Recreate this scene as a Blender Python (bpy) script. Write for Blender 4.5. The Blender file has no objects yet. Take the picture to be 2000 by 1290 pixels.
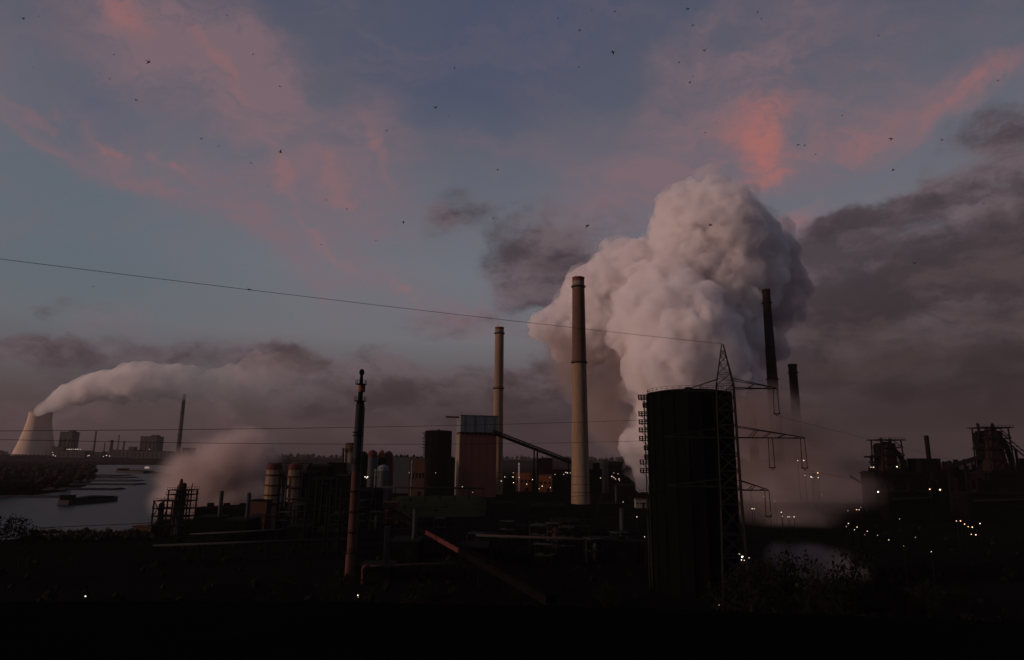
import bpy, bmesh, math, random
from mathutils import Vector, Matrix, noise as mnoise
R = math.radians
SC = bpy.context.scene
COL = SC.collection

# ------------------------------------------------------------------ camera
W, H, F = 2000.0, 1290.0, 1235.0          # photograph frame and focal length in its pixels
CAM_Z = 35.0
PITCH = math.atan((895 - 645) / F)
ROLL = R(0.62)                            # the photograph hangs slightly to the right
cam_d = bpy.data.cameras.new('camera')
cam = bpy.data.objects.new('camera', cam_d)
COL.objects.link(cam)
cam.location = (0, 0, CAM_Z)
cam.rotation_euler = (Matrix.Rotation(math.pi / 2 + PITCH, 3, 'X') @ Matrix.Rotation(ROLL, 3, 'Z')).to_euler()
cam_d.sensor_width = 36.0
cam_d.sensor_fit = 'HORIZONTAL'
cam_d.lens = 36.0 * F / W
cam_d.clip_start = 0.5
cam_d.clip_end = 40000
SC.camera = cam

def ray(px, py):
    """world direction of a point of the photograph, scaled so that y = 1"""
    u, v = (px - W / 2) / F, (H / 2 - py) / F
    u, v = u * math.cos(ROLL) - v * math.sin(ROLL), u * math.sin(ROLL) + v * math.cos(ROLL)
    d = Vector((u, math.cos(PITCH) - v * math.sin(PITCH), math.sin(PITCH) + v * math.cos(PITCH)))
    return d / d.y

def at(px, py, Y):
    return Vector((0, 0, CAM_Z)) + ray(px, py) * Y

def ground(px, py, z=0.0):
    d = ray(px, py)
    return Vector((0, 0, CAM_Z)) + d * ((z - CAM_Z) / d.z)

def lin(c):
    return tuple(((v / 255) / 12.92 if v / 255 <= 0.04045 else ((v / 255 + 0.055) / 1.055) ** 2.4) for v in c)

# ------------------------------------------------------------------ sky
SUN_EL, SUN_AZ = R(12.0), R(-108.0)        # azimuth from +Y towards +X: the afterglow stands to the left, a little behind
sun_dir = Vector((math.sin(SUN_AZ) * math.cos(SUN_EL), math.cos(SUN_AZ) * math.cos(SUN_EL), math.sin(SUN_EL)))
world = bpy.data.worlds.new('World')
SC.world = world
world.use_nodes = True
NT = world.node_tree
NT.nodes.clear()
class G:
    """small helper to write node graphs"""
    def __init__(s, nt): s.nt = nt
    def n(s, t, **k):
        x = s.nt.nodes.new(t)
        for a, b in k.items(): setattr(x, a, b)
        return x
    def put(s, sock, v):
        if isinstance(v, bpy.types.NodeSocket): s.nt.links.new(v, sock)
        elif v is not None: sock.default_value = v
    def math(s, op, a, b=None, c=None, clamp=False):
        x = s.n('ShaderNodeMath', operation=op, use_clamp=clamp)
        for i, v in enumerate((a, b, c)): s.put(x.inputs[i], v)
        return x.outputs[0]
    def vec(s, op, a, b=None, scale=None):
        x = s.n('ShaderNodeVectorMath', operation=op)
        s.put(x.inputs[0], a)
        if b is not None: s.put(x.inputs[1], b)
        if scale is not None: s.put(x.inputs['Scale'], scale)
        return x.outputs['Value' if op in ('LENGTH', 'DOT_PRODUCT') else 'Vector']
    def noise(s, vec, scale, detail=4, rough=0.55, dist=0.0, color=False):
        x = s.n('ShaderNodeTexNoise')
        s.put(x.inputs['Vector'], vec)
        x.inputs['Scale'].default_value = scale
        x.inputs['Detail'].default_value = detail
        x.inputs['Roughness'].default_value = rough
        x.inputs['Distortion'].default_value = dist
        return x.outputs['Color' if color else 'Fac']
    def range(s, v, a, b, c=0.0, d=1.0, smooth=True):
        x = s.n('ShaderNodeMapRange', interpolation_type='SMOOTHSTEP' if smooth else 'LINEAR')
        s.put(x.inputs['Value'], v)
        for i, q in zip(('From Min', 'From Max', 'To Min', 'To Max'), (a, b, c, d)): s.put(x.inputs[i], q)
        return x.outputs['Result']
    def mapping(s, vec, loc=(0, 0, 0), rot=(0, 0, 0), sca=(1, 1, 1), kind='POINT'):
        x = s.n('ShaderNodeMapping', vector_type=kind)
        s.put(x.inputs['Vector'], vec)
        x.inputs['Location'].default_value = loc
        x.inputs['Rotation'].default_value = rot
        x.inputs['Scale'].default_value = sca
        return x.outputs[0]
    def mix(s, f, a, b):
        x = s.n('ShaderNodeMix', data_type='RGBA')
        s.put(x.inputs['Factor'], f)
        for sock, v in ((x.inputs[6], a), (x.inputs[7], b)):
            s.put(sock, v if isinstance(v, bpy.types.NodeSocket) else (*v, 1.0))
        return x.outputs[2]
    def ramp(s, f, stops):
        x = s.n('ShaderNodeValToRGB')
        s.put(x.inputs[0], f)
        e = x.color_ramp.elements
        e[0].position, e[0].color = stops[0][0], (*stops[0][1], 1)
        e[1].position, e[1].color = stops[-1][0], (*stops[-1][1], 1)
        for p, c in stops[1:-1]:
            k = e.new(p); k.color = (*c, 1)
        return x.outputs[0]

g = G(NT)
tc = g.n('ShaderNodeTexCoord')
D = tc.outputs['Generated']
sep = g.n('ShaderNodeSeparateXYZ'); NT.links.new(D, sep.inputs[0])
warp1 = g.vec('SUBTRACT', g.noise(D, 3.2, 5, 0.6, color=True), (0.5, 0.5, 0.5))
warp2 = g.vec('SUBTRACT', g.noise(D, 11.0, 5, 0.62, color=True), (0.5, 0.5, 0.5))
Dw = g.vec('ADD', g.vec('ADD', D, g.vec('SCALE', warp1, scale=0.16)), g.vec('SCALE', warp2, scale=0.07))
Ds = g.vec('ADD', D, g.vec('SCALE', warp2, scale=0.05))
Dh = g.vec('ADD', D, g.vec('SCALE', warp2, scale=0.10))

def blob(px, py, rx, ry, ang=0.0, src=None):
    """soft ellipse on the sky dome, 1 at its centre"""
    c = ray(px, py).normalized()
    right = Vector((0, 0, 1)).cross(c).normalized() * -1
    up = right.cross(c).normalized()
    if up.z < 0: up = -up
    a = R(ang)
    u = right * math.cos(a) + up * math.sin(a)
    v = -right * math.sin(a) + up * math.cos(a)
    k = ray(px, py).length
    k2 = F * math.sqrt(1 + ((px - W / 2) / F) ** 2 + ((py - H / 2) / F) ** 2)
    w = u.cross(v)
    m = Matrix((u, v, w)).transposed()
    out = g.mapping(src or Dw, c, m.to_euler('XYZ'), (rx / k2, ry / k2, 1.5), 'TEXTURE')
    x = g.n('ShaderNodeTexGradient', gradient_type='SPHERICAL')
    NT.links.new(out, x.inputs[0])
    return x.outputs['Fac']

def total(items, src=None):
    s = None
    for it in items:
        b = g.math('MULTIPLY', g.range(blob(*it[:5], src=src), 0.0, 0.95), it[5])
        s = b if s is None else g.math('ADD', s, b)
    return s

# clear air: dull purple at the skyline, pale grey above it, slate blue overhead
base = g.ramp(g.range(sep.outputs['Z'], -0.1, 0.9, 0.0, 1.0, False), [
    (0.00, lin((46, 38, 40))), (0.11, lin((58, 48, 51))), (0.17, lin((76, 66, 70))), (0.22, lin((96, 90, 95))), (0.28, lin((113, 113, 119))),
    (0.38, lin((112, 117, 127))), (0.50, lin((103, 107, 120))), (0.62, lin((89, 93, 109))), (0.74, lin((81, 86, 106))), (1.0, lin((68, 74, 96)))])
nish = g.n('ShaderNodeTexSky', sky_type='NISHITA', sun_disc=False, sun_elevation=R(2.0), sun_rotation=SUN_AZ)
nish.air_density = 1.3; nish.dust_density = 1.6
base = g.mix(0.12, base, g.vec('SCALE', nish.outputs[0], scale=0.06))
# greyer, greener air low on the left
base = g.mix(g.math('MULTIPLY', total([(60, 440, 620, 330, -10, 1.0)], D), 0.55), base, lin((84, 101, 111)))
base = g.mix(g.math('MULTIPLY', total([(960, 110, 360, 230, 20, 1.0), (200, 190, 190, 120, 0, 0.5)], Dw), 0.6), base, lin((70, 79, 106)))

# high cirrus catching the last red light: thin streaks everywhere, thick where the photograph has them
fib = g.noise(g.mapping(Dw, (0, 0, 0), (R(10), R(38), R(20)), (2.0, 7.0, 9.0)), 2.1, 9, 0.66, 0.7)
fib2 = g.noise(g.mapping(Dw, (3, 1, 0), (0, R(-20), R(-15)), (2.4, 6.0, 8.0)), 1.5, 7, 0.6, 0.4)
veil = total([
    (250, 30, 330, 150, -25, 1.0), (470, 130, 330, 140, -42, 0.95), (560, 300, 330, 190, -48, 0.8), (330, 290, 260, 120, -35, 0.35),
    (90, 215, 240, 38, -24, 0.75), (290, 315, 220, 46, -33, 0.85), (520, 440, 330, 52, -36, 0.75), (700, 520, 200, 44, -35, 0.6),
    (760, 300, 210, 120, -60, 0.6), (720, 420, 190, 110, -35, 0.55), (880, 610, 150, 50, -10, 0.7),
    (1290, 330, 330, 120, 18, 0.75), (1390, 230, 330, 200, 20, 0.5), (1500, 60, 330, 120, 35, 0.55), (1350, 90, 220, 50, 40, 0.55),
    (1640, 150, 360, 140, 15, 0.5), (1700, 250, 300, 70, 22, 0.85), (1890, 175, 240, 48, 20, 1.0), (1560, 430, 110, 50, 0, 0.7),
    (1200, 420, 200, 110, 0, 0.55), (-300, 100, 400, 300, -20, 0.6), (2300, 120, 400, 200, 20, 0.6)])
veil_f = g.math('MULTIPLY', veil, g.range(fib, 0.3, 0.68, 0.4, 1.12))
fib3 = g.noise(g.mapping(Dw, (1, 4, 0), (R(5), R(32), R(25)), (2.5, 13.0, 17.0)), 2.0, 8, 0.66, 0.8)
veil_f = g.math('MULTIPLY', veil_f, g.range(fib3, 0.32, 0.64, 0.55, 1.2))
veil_f = g.math('ADD', veil_f, g.range(fib2, 0.42, 0.8, 0.0, 0.4))
veil_f = g.math('MINIMUM', g.math('MULTIPLY', veil_f, 0.82), 0.85)
sky = g.mix(veil_f, base, lin((125, 103, 110)))
hot = total([(1495, 305, 62, 110, -12, 1.0), (1465, 240, 110, 60, 10, 0.55), (1570, 300, 160, 44, 25, 0.4), (1900, 165, 170, 26, 19, 0.45),
             (1700, 255, 230, 36, 24, 0.35), (250, 25, 75, 60, -30, 0.55), (785, 567, 44, 13, -32, 0.6), (215, 296, 44, 14, -10, 0.45),
             (310, 305, 34, 16, -30, 0.4), (70, 220, 60, 16, -25, 0.35), (360, 335, 30, 16, -40, 0.4), (1550, 435, 80, 34, 10, 0.45), (650, 350, 110, 26, -58, 0.3), (545, 330, 100, 24, -62, 0.28), (430, 130, 150, 26, -40, 0.3), (740, 300, 110, 24, -62, 0.3), (640, 480, 120, 14, -36, 0.35)], Dh)
hot = g.math('MULTIPLY', hot, g.range(g.noise(Dw, 9, 5, 0.6), 0.25, 0.6, 0.5, 1.1))
hot = g.math('MULTIPLY', hot, g.range(fib3, 0.3, 0.62, 0.5, 1.2))
sky = g.mix(g.math('MINIMUM', g.math('MULTIPLY', hot, 0.6), 0.85), sky, lin((172, 106, 99)))

# low heavy cloud: a dark bank on the right, shreds in the middle, thin bars low on the left
nb = g.noise(Dw, 5.5, 7, 0.6, 0.2)
nb3 = g.noise(g.mapping(Ds, (2, 0, 1), (0, 0, 0), (1, 1, 2.2)), 9.0, 6, 0.6, 0.2)
nb2 = g.noise(g.mapping(D, (0, 0, 0), (0, 0, 0), (1, 1, 3.2)), 5.0, 7, 0.58, 0.3)
bank = total([
    (1800, 640, 560, 300, 8, 1.35), (1950, 470, 330, 150, 20, 1.0), (1740, 415, 170, 60, 8, 0.85), (1610, 455, 130, 60, 20, 0.75), (1960, 270, 260, 120, 22, 0.85),
    (1660, 560, 200, 160, 0, 0.7), (1060, 470, 230, 120, 0, 0.75), (1060, 560, 190, 110, 10, 0.7), (880, 430, 150, 70, 25, 0.5), (1180, 640, 330, 260, 0, 0.55),
    (860, 630, 130, 50, 0, 0.62), (820, 740, 460, 90, 4, 0.75), (1000, 790, 420, 110, 0, 0.75), (60, 670, 160, 44, 0, 0.85), (330, 700, 330, 56, 4, 0.62), (620, 720, 260, 70, 8, 0.75),
    (560, 780, 300, 40, 5, 0.45), (130, 600, 150, 40, 0, 0.3), (2300, 600, 520, 420, 0, 1.0), (1300, 850, 900, 120, 0, 0.5)])
low = g.range(sep.outputs['Z'], 0.02, 0.24, 0.2, 0.0)
near = g.math('MINIMUM', g.math('ADD', g.math('MULTIPLY', bank, 2.5), g.math('MULTIPLY', low, 6.0)), 1.0)
bank_v = g.math('ADD', g.math('ADD', bank, low), g.math('MULTIPLY', g.math('MULTIPLY', g.math('SUBTRACT', g.math('ADD', nb, nb2), 1.0), near), 2.6))
bank_f = g.math('MULTIPLY', g.range(bank_v, 0.12, 1.0), 0.9)
bank_c = g.mix(g.range(nb3, 0.38, 0.62), lin((70, 58, 63)), lin((104, 90, 95)))
bank_c = g.mix(g.range(bank_v, 0.9, 2.0), bank_c, g.mix(g.range(nb3, 0.4, 0.62), lin((56, 45, 49)), lin((78, 63, 66))))
bank_c = g.mix(g.range(sep.outputs['Z'], 0.0, 0.15, 0.7, 0.0), bank_c, lin((48, 39, 42)))
sky = g.mix(bank_f, sky, bank_c)
# the bright bar in the cloud bank, beneath it the murk over the works
sky = g.mix(g.math('MULTIPLY', total([(1700, 715, 240, 34, 4, 1.0), (560, 712, 130, 44, 10, 0.6)], Ds), 0.5), sky, lin((98, 80, 78)))
sky = g.mix(g.math('MULTIPLY', total([(1850, 880, 820, 430, 0, 1.0), (930, 820, 520, 120, 0, 0.55)], D), 0.9), sky, lin((40, 32, 33)))
bg = g.n('ShaderNodeBackground')
NT.links.new(sky, bg.inputs['Color'])
bg.inputs['Strength'].default_value = 1.0
out = g.n('ShaderNodeOutputWorld')
NT.links.new(bg.outputs[0], out.inputs['Surface'])
world.cycles.sampling_method = 'NONE'

# ------------------------------------------------------------------ sun (afterglow) and exposure
sl = bpy.data.lights.new('afterglow_sun', 'SUN')
sl.energy = 2.05
sl.angle = R(14)
sl.color = (1.0, 0.66, 0.52)
so = bpy.data.objects.new('afterglow_sun', sl)
COL.objects.link(so)
so.rotation_euler = sun_dir.to_track_quat('Z', 'Y').to_euler()
so.location = (-300, -200, 300)
vs = SC.view_settings
vs.view_transform = 'Standard'; vs.look = 'None'; vs.exposure = 0.0; vs.gamma = 1.0
vs.use_curve_mapping = False
cy = SC.cycles
cy.use_denoising = True
cy.max_bounces = 12; cy.diffuse_bounces = 3; cy.glossy_bounces = 3; cy.transmission_bounces = 4; cy.transparent_max_bounces = 24
cy.volume_bounces = 10
cy.sample_clamp_indirect = 3.0
cy.volume_step_rate = 1.0; cy.volume_max_steps = 128

# ------------------------------------------------------------------ builders
def lab(o, label=None, cat=None, group=None, kind=None):
    if label: o['label'] = label
    if cat: o['category'] = cat
    if group: o['group'] = group
    if kind: o['kind'] = kind
    return o

def thing(name, label, cat, loc, group=None, rz=0.0):
    o = bpy.data.objects.new(name, None)
    o.empty_display_size = 0.5
    COL.objects.link(o)
    o.location = loc
    o.rotation_euler = (0, 0, rz)
    return lab(o, label, cat, group)

class MB:
    """collects verts and faces, links them as one mesh object"""
    def __init__(s): s.v = []; s.f = []; s.sm = []
    def add(s, vs, fs, smooth=False):
        k = len(s.v)
        s.v += [tuple(p) for p in vs]
        s.f += [tuple(i + k for i in f) for f in fs]
        s.sm += [smooth] * len(fs)
        return s
    def box(s, c, d, rz=0.0):
        cx, cy_, cz = c; hx, hy, hz = d[0] / 2, d[1] / 2, d[2] / 2
        ca, sa = math.cos(rz), math.sin(rz)
        P = []
        for z in (-hz, hz):
            for x, y in ((-hx, -hy), (hx, -hy), (hx, hy), (-hx, hy)):
                P.append((cx + x * ca - y * sa, cy_ + x * sa + y * ca, cz + z))
        return s.add(P, [(3, 2, 1, 0), (4, 5, 6, 7), (0, 1, 5, 4), (1, 2, 6, 5), (2, 3, 7, 6), (3, 0, 4, 7)])
    def bar(s, a, b, w, h=None):
        a, b = Vector(a), Vector(b); h = h or w
        t = (b - a).normalized()
        u = t.cross(Vector((0, 0, 1)))
        if u.length < 1e-3: u = Vector((1, 0, 0))
        u.normalize(); v = u.cross(t)
        P = [p + u * (x * w / 2) + v * (y * h / 2) for p in (a, b) for x, y in ((-1, -1), (1, -1), (1, 1), (-1, 1))]
        return s.add(P, [(3, 2, 1, 0), (4, 5, 6, 7), (0, 1, 5, 4), (1, 2, 6, 5), (2, 3, 7, 6), (3, 0, 4, 7)])
    def tube(s, pts, rad, n=8, caps=True):
        pts = [Vector(p) for p in pts]
        rads = rad if isinstance(rad, (list, tuple)) else [rad] * len(pts)
        P = []; Fs = []
        for i, p in enumerate(pts):
            t = (pts[min(i + 1, len(pts) - 1)] - pts[max(i - 1, 0)]).normalized()
            u = t.cross(Vector((0, 0, 1)))
            if u.length < 1e-3: u = Vector((1, 0, 0))
            u.normalize(); v = u.cross(t)
            P += [p + (u * math.cos(2 * math.pi * k / n) + v * math.sin(2 * math.pi * k / n)) * rads[i] for k in range(n)]
        for i in range(len(pts) - 1):
            for k in range(n):
                a, b = i * n + k, i * n + (k + 1) % n
                Fs.append((a, b, b + n, a + n))
        if caps:
            Fs.append(tuple(range(n))[::-1]); Fs.append(tuple(range((len(pts) - 1) * n, len(pts) * n)))
        return s.add(P, Fs, True)
    def lathe(s, prof, n=32, c=(0, 0), top=True, bottom=False, smooth=True, ph=0.0):
        P = []; Fs = []
        for r, z in prof:
            P += [(c[0] + r * math.cos(ph + 2 * math.pi * k / n), c[1] + r * math.sin(ph + 2 * math.pi * k / n), z) for k in range(n)]
        for i in range(len(prof) - 1):
            for k in range(n):
                a, b = i * n + k, i * n + (k + 1) % n
                Fs.append((a, b, b + n, a + n))
        s.add(P, Fs, smooth)
        if top: s.f.append(tuple(range(len(s.v) - n, len(s.v)))); s.sm.append(False)
        if bottom: s.f.append(tuple(range(len(s.v) - len(P), len(s.v) - len(P) + n))[::-1]); s.sm.append(False)
        return s
    def mesh(s, name, m):
        me = bpy.data.meshes.new(name)
        me.from_pydata(s.v, [], s.f)
        me.polygons.foreach_set('use_smooth', s.sm)
        me.materials.append(m)
        me.update()
        return me
    def build(s, name, m, parent=None, loc=(0, 0, 0)):
        o = bpy.data.objects.new(name, s.mesh(name, m))
        COL.objects.link(o)
        o.parent = parent
        o.location = loc
        return o

def copy_tree(o, parent=None):
    c = o.copy(); COL.objects.link(c); c.parent = parent
    for ch in o.children: copy_tree(ch, c)
    return c

def mat(name, col, rough=0.8, var=0.25, scale=0.5, metal=0.0, bump=0.0, spec=0.12, streak=False, tint=None):
    m = bpy.data.materials.new(name); m.use_nodes = True
    nt = m.node_tree; q = G(nt)
    b = nt.nodes['Principled BSDF']
    co = q.n('ShaderNodeTexCoord').outputs['Object']
    v = q.mapping(co, sca=(1, 1, 0.12) if streak else (1, 1, 1))
    n1 = q.noise(v, scale, 6, 0.62)
    n2 = q.noise(v, scale * 7, 4, 0.6)
    f = q.math('ADD', q.math('MULTIPLY', n1, 0.65), q.math('MULTIPLY', n2, 0.35))
    lo = tuple(c * (1 - var) for c in col); hi = tuple(min(1, c * (1 + var)) for c in col)
    if tint: lo = tint
    nt.links.new(q.ramp(f, [(0.32, lo), (0.66, hi)]), b.inputs['Base Color'])
    b.inputs['Roughness'].default_value = rough
    b.inputs['Metallic'].default_value = metal
    b.inputs['Specular IOR Level'].default_value = spec
    if bump:
        bn = q.n('ShaderNodeBump'); bn.inputs['Strength'].default_value = bump
        nt.links.new(n2, bn.inputs['Height']); nt.links.new(bn.outputs[0], b.inputs['Normal'])
    return m

def vapour(name, density, col=(0.9, 0.9, 0.9), aniso=0.2, field=None, absorb=None):
    m = bpy.data.materials.new(name); m.use_nodes = True
    nt = m.node_tree; nt.nodes.clear(); q = G(nt)
    pv = q.n('ShaderNodeVolumePrincipled')
    pv.inputs['Color'].default_value = (*col, 1)
    pv.inputs['Anisotropy'].default_value = aniso
    if absorb: pv.inputs['Absorption Color'].default_value = (*absorb, 1)
    pv.inputs['Density'].default_value = density
    if field: nt.links.new(field(q, density), pv.inputs['Density'])
    o = q.n('ShaderNodeOutputMaterial')
    nt.links.new(pv.outputs[0], o.inputs['Volume'])
    if field: m.cycles.volume_step_rate = 0.3
    return m

def no_ico(r, sub): return None
_ICO = {}
def ico(sub):
    if sub not in _ICO:
        bm = bmesh.new(); bmesh.ops.create_icosphere(bm, subdivisions=sub, radius=1.0)
        _ICO[sub] = ([v.co.copy() for v in bm.verts], [tuple(v.index for v in f.verts) for f in bm.faces]); bm.free()
    return _ICO[sub]

def puffs(name, balls, m, seed, voxel, kids=26, kid=(0.26, 0.44), fine=(14.0, 4.0), flat=1.0, disp=None):
    """cauliflower hull: big balls, each covered with smaller ones, fused and crumpled"""
    rn = random.Random(seed)
    mb = MB()
    def ball(c, r, sub):
        vs, fs = ico(sub)
        mb.add([c + v * r for v in vs], fs, True)
    for c, r in balls:
        c = Vector(c)
        ball(c, r, 3)
        for k in range(kids):
            d = Vector((rn.gauss(0, 1), rn.gauss(0, 1), rn.gauss(0, 1))).normalized()
            q = r * rn.uniform(*kid)
            p = c + d * (r - q * 0.42)
            ball(p, q, 2)
            for j in range(4):
                e = (d * 0.8 + Vector((rn.gauss(0, 1), rn.gauss(0, 1), rn.gauss(0, 1))).normalized()).normalized()
                ball(p + e * q * 0.8, q * rn.uniform(0.3, 0.46), 1)
    o = mb.build(name, m)
    rm = o.modifiers.new('fuse', 'REMESH'); rm.mode = 'VOXEL'; rm.voxel_size = voxel; rm.use_smooth_shade = True
    for i, (size, strength) in enumerate(disp or ((26.0, 9.0), (9.0, 4.0))):
        t = bpy.data.textures.new(name + '_billow', 'VORONOI' if i % 2 == 0 else 'CLOUDS')
        if i % 2 == 0:
            t.distance_metric = 'DISTANCE_SQUARED'; t.noise_scale = size; t.noise_intensity = 1.0
        else:
            t.noise_scale = size; t.noise_depth = 2
        d = o.modifiers.new('billow', 'DISPLACE'); d.texture = t; d.texture_coords = 'GLOBAL'
        d.strength = -strength if i % 2 == 0 else strength; d.mid_level = 0.3 if i % 2 == 0 else 0.5
    rm = o.modifiers.new('mend', 'REMESH'); rm.mode = 'VOXEL'; rm.voxel_size = voxel * 0.95; rm.use_smooth_shade = True
    return o


# ------------------------------------------------------------------ materials of solid things
M = dict(
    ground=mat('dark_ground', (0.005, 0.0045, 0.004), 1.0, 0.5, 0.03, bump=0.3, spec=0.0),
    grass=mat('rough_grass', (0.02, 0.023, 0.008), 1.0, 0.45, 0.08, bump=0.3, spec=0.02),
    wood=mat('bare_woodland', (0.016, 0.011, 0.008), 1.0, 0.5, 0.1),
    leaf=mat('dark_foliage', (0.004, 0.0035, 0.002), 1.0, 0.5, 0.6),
    bark=mat('bark', (0.01, 0.008, 0.006), 1.0, 0.4, 1.5),
    conc=mat('warm_concrete', (0.17, 0.12, 0.08), 0.95, 0.32, 0.09, streak=True, bump=0.25, spec=0.03),
    conc_red=mat('faded_red_concrete', (0.09, 0.048, 0.036), 0.85, 0.3, 0.08, streak=True),
    cool=mat('pale_concrete', (0.48, 0.36, 0.29), 0.9, 0.16, 0.02, streak=True),
    red=mat('red_band', (0.13, 0.035, 0.028), 0.8, 0.3, 0.3),
    stackred=mat('dull_red_stack', (0.013, 0.005, 0.006), 0.9, 0.3, 0.05, streak=True),  # stack red darkened in the colour for the shadow of the steam cloud
    stackwhite=mat('shaded_pale_stack', (0.02, 0.014, 0.014), 0.9, 0.3, 0.05, streak=True),  # pale bands likewise carry the cloud's shadow in their colour
    steel=mat('black_steel', (0.006, 0.006, 0.006), 0.9, 0.35, 0.25, spec=0.03),
    gal=mat('weathered_steel', (0.022, 0.022, 0.023), 0.8, 0.3, 1.0, spec=0.08),
    lat=mat('galvanised_lattice', (0.009, 0.009, 0.009), 0.8, 0.25, 1.0, spec=0.06),
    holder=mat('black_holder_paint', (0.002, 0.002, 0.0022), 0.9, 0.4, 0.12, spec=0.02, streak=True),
    brick=mat('red_brown_cladding', (0.10, 0.040, 0.033), 0.95, 0.12, 0.05, streak=True),
    clad=mat('grey_cladding', (0.1, 0.11, 0.115), 0.7, 0.12, 0.08, streak=True),
    pale=mat('pale_cladding', (0.13, 0.11, 0.09), 0.85, 0.2, 0.1, streak=True),
    rust=mat('rusty_steel', (0.05, 0.024, 0.015), 0.9, 0.4, 0.6),
    rustpipe=mat('red_brown_paint', (0.06, 0.024, 0.018), 0.8, 0.35, 0.5, streak=True),
    oran=mat('orange_paint', (0.14, 0.045, 0.014), 0.75, 0.3, 0.3),
    redp=mat('red_panel_paint', (0.06, 0.014, 0.013), 0.75, 0.3, 0.3),
    cream=mat('cream_shell', (0.17, 0.115, 0.075), 0.8, 0.25, 0.3, streak=True),
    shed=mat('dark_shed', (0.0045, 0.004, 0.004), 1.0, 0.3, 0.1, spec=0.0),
    blue=mat('blue_grey_tank', (0.04, 0.045, 0.05), 0.75, 0.2, 0.15, streak=True),
    wire=mat('wire', (0.012, 0.012, 0.012), 0.6, 0.2, 1.0),
    bird=mat('bird_black', (0.012, 0.012, 0.013), 0.8, 0.3, 5.0),
    hull=mat('barge_hull', (0.02, 0.018, 0.018), 0.7, 0.3, 0.2),
    white=mat('white_paint', (0.7, 0.68, 0.66), 0.6, 0.1, 0.3),
    coal=mat('coal_cargo', (0.012, 0.012, 0.012), 0.95, 0.4, 0.6, bump=0.5),
    farb=mat('haze_grey_boiler_house', (0.045, 0.038, 0.04), 0.85, 0.15, 0.02),  # grey lifted to carry haze that the thin volume leaves out
    stone=mat('groyne_stone', (0.025, 0.023, 0.022), 0.95, 0.4, 0.3, bump=0.6),
)
def water_mat(name, wave, rough):
    m = bpy.data.materials.new(name); m.use_nodes = True
    nt = m.node_tree; q = G(nt); b = nt.nodes['Principled BSDF']
    b.inputs['Base Color'].default_value = (0.012, 0.013, 0.014, 1)
    b.inputs['Roughness'].default_value = rough
    b.inputs['IOR'].default_value = 1.16
    b.inputs['Specular IOR Level'].default_value = 0.22
    co = q.n('ShaderNodeTexCoord').outputs['Object']
    w = q.noise(q.mapping(co, sca=(0.25, 1.0, 1.0)), wave, 4, 0.6)
    bn = q.n('ShaderNodeBump'); bn.inputs['Strength'].default_value = 0.55; bn.inputs['Distance'].default_value = 0.5
    nt.links.new(w, bn.inputs['Height']); nt.links.new(bn.outputs[0], b.inputs['Normal'])
    return m
M['water'] = water_mat('river_water', 0.25, 0.3)
def glow(name, col, s):
    m = bpy.data.materials.new(name); m.use_nodes = True
    nt = m.node_tree; b = nt.nodes['Principled BSDF']
    b.inputs['Base Color'].default_value = (0.8, 0.8, 0.8, 1)
    b.inputs['Emission Color'].default_value = (*col, 1)
    b.inputs['Emission Strength'].default_value = s
    m.cycles.emission_sampling = 'NONE'
    return m
M['lamp_white'] = glow('white_lamp', (1.0, 0.84, 0.66), 2.1)
M['lamp_warm'] = glow('warm_lamp', (1.0, 0.55, 0.34), 2.6)
M['lamp_dim'] = glow('dim_lamp', (1.0, 0.78, 0.62), 0.7)
M['lamp_hot'] = glow('floodlight', (1.0, 0.95, 0.9), 5.5)

# ------------------------------------------------------------------ ground, river, pond
def sstep(a, b, x):
    t = max(0.0, min(1.0, (x - a) / (b - a)))
    return t * t * (3 - 2 * t)
def terrain(x, y):
    r = math.hypot(x * 0.55, max(y, 0.0))
    wob = mnoise.noise(Vector((x * 0.03, y * 0.03, 2.0)))
    h = 33.0 * (1 - sstep(6, 98 + 14 * wob, r))
    h += 0.8 * wob * (1 - sstep(60, 160, r)) * sstep(4, 25, r)
    h += 22.0 * sstep(2760, 2950, y)
    return h
def axis(lo, hi, d0, k):
    out = [0.0]; d = d0
    while out[-1] < hi: out.append(out[-1] + d); d *= k
    out[-1] = hi
    neg = [0.0]; d = d0
    while neg[-1] < -lo: neg.append(neg[-1] + d); d *= k
    neg[-1] = -lo
    return sorted(set([-v for v in neg] + out))
xs = axis(-7000, 7000, 3.0, 1.035)
ys = axis(-250, 9000, 3.0, 1.03)
gm = MB()
gm.v = [(x, y, terrain(x, y)) for y in ys for x in xs]
nx = len(xs)
gm.f = [(j * nx + i, j * nx + i + 1, (j + 1) * nx + i + 1, (j + 1) * nx + i) for j in range(len(ys) - 1) for i in range(nx - 1)]
gm.sm = [True] * len(gm.f)
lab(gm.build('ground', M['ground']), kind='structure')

def sheet(name, pix, z, m, wob=0.0):
    mb = MB(); pts = []
    for i, p in enumerate(pix):
        a, b = ground(*p, z), ground(*pix[(i + 1) % len(pix)], z)
        n = max(1, int((Vector(p) - Vector(pix[(i + 1) % len(pix)])).length / 8))
        for k in range(n):
            q = a.lerp(b, k / n)
            w = wob * q.y
            pts.append((q.x + w * mnoise.noise(q * (4.0 / max(q.y, 1))), q.y + w * 0.6 * mnoise.noise(q * (5.0 / max(q.y, 1)) + Vector((9, 3, 1))), z))
    mb.add(pts, [tuple(range(len(pts)))])
    return lab(mb.build(name, m), kind='structure')
sheet('river', [(-420, 1085), (0, 1056), (70, 1048), (200, 1041), (292, 1037), (312, 1010), (372, 985), (352, 955), (336, 938), (346, 925),
                (352, 912.5), (300, 908.3), (190, 908.6), (184, 914), (188, 934), (168, 950), (128, 960), (60, 968), (0, 972), (-420, 990)], 0.12, M['water'], 0.004)

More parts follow.
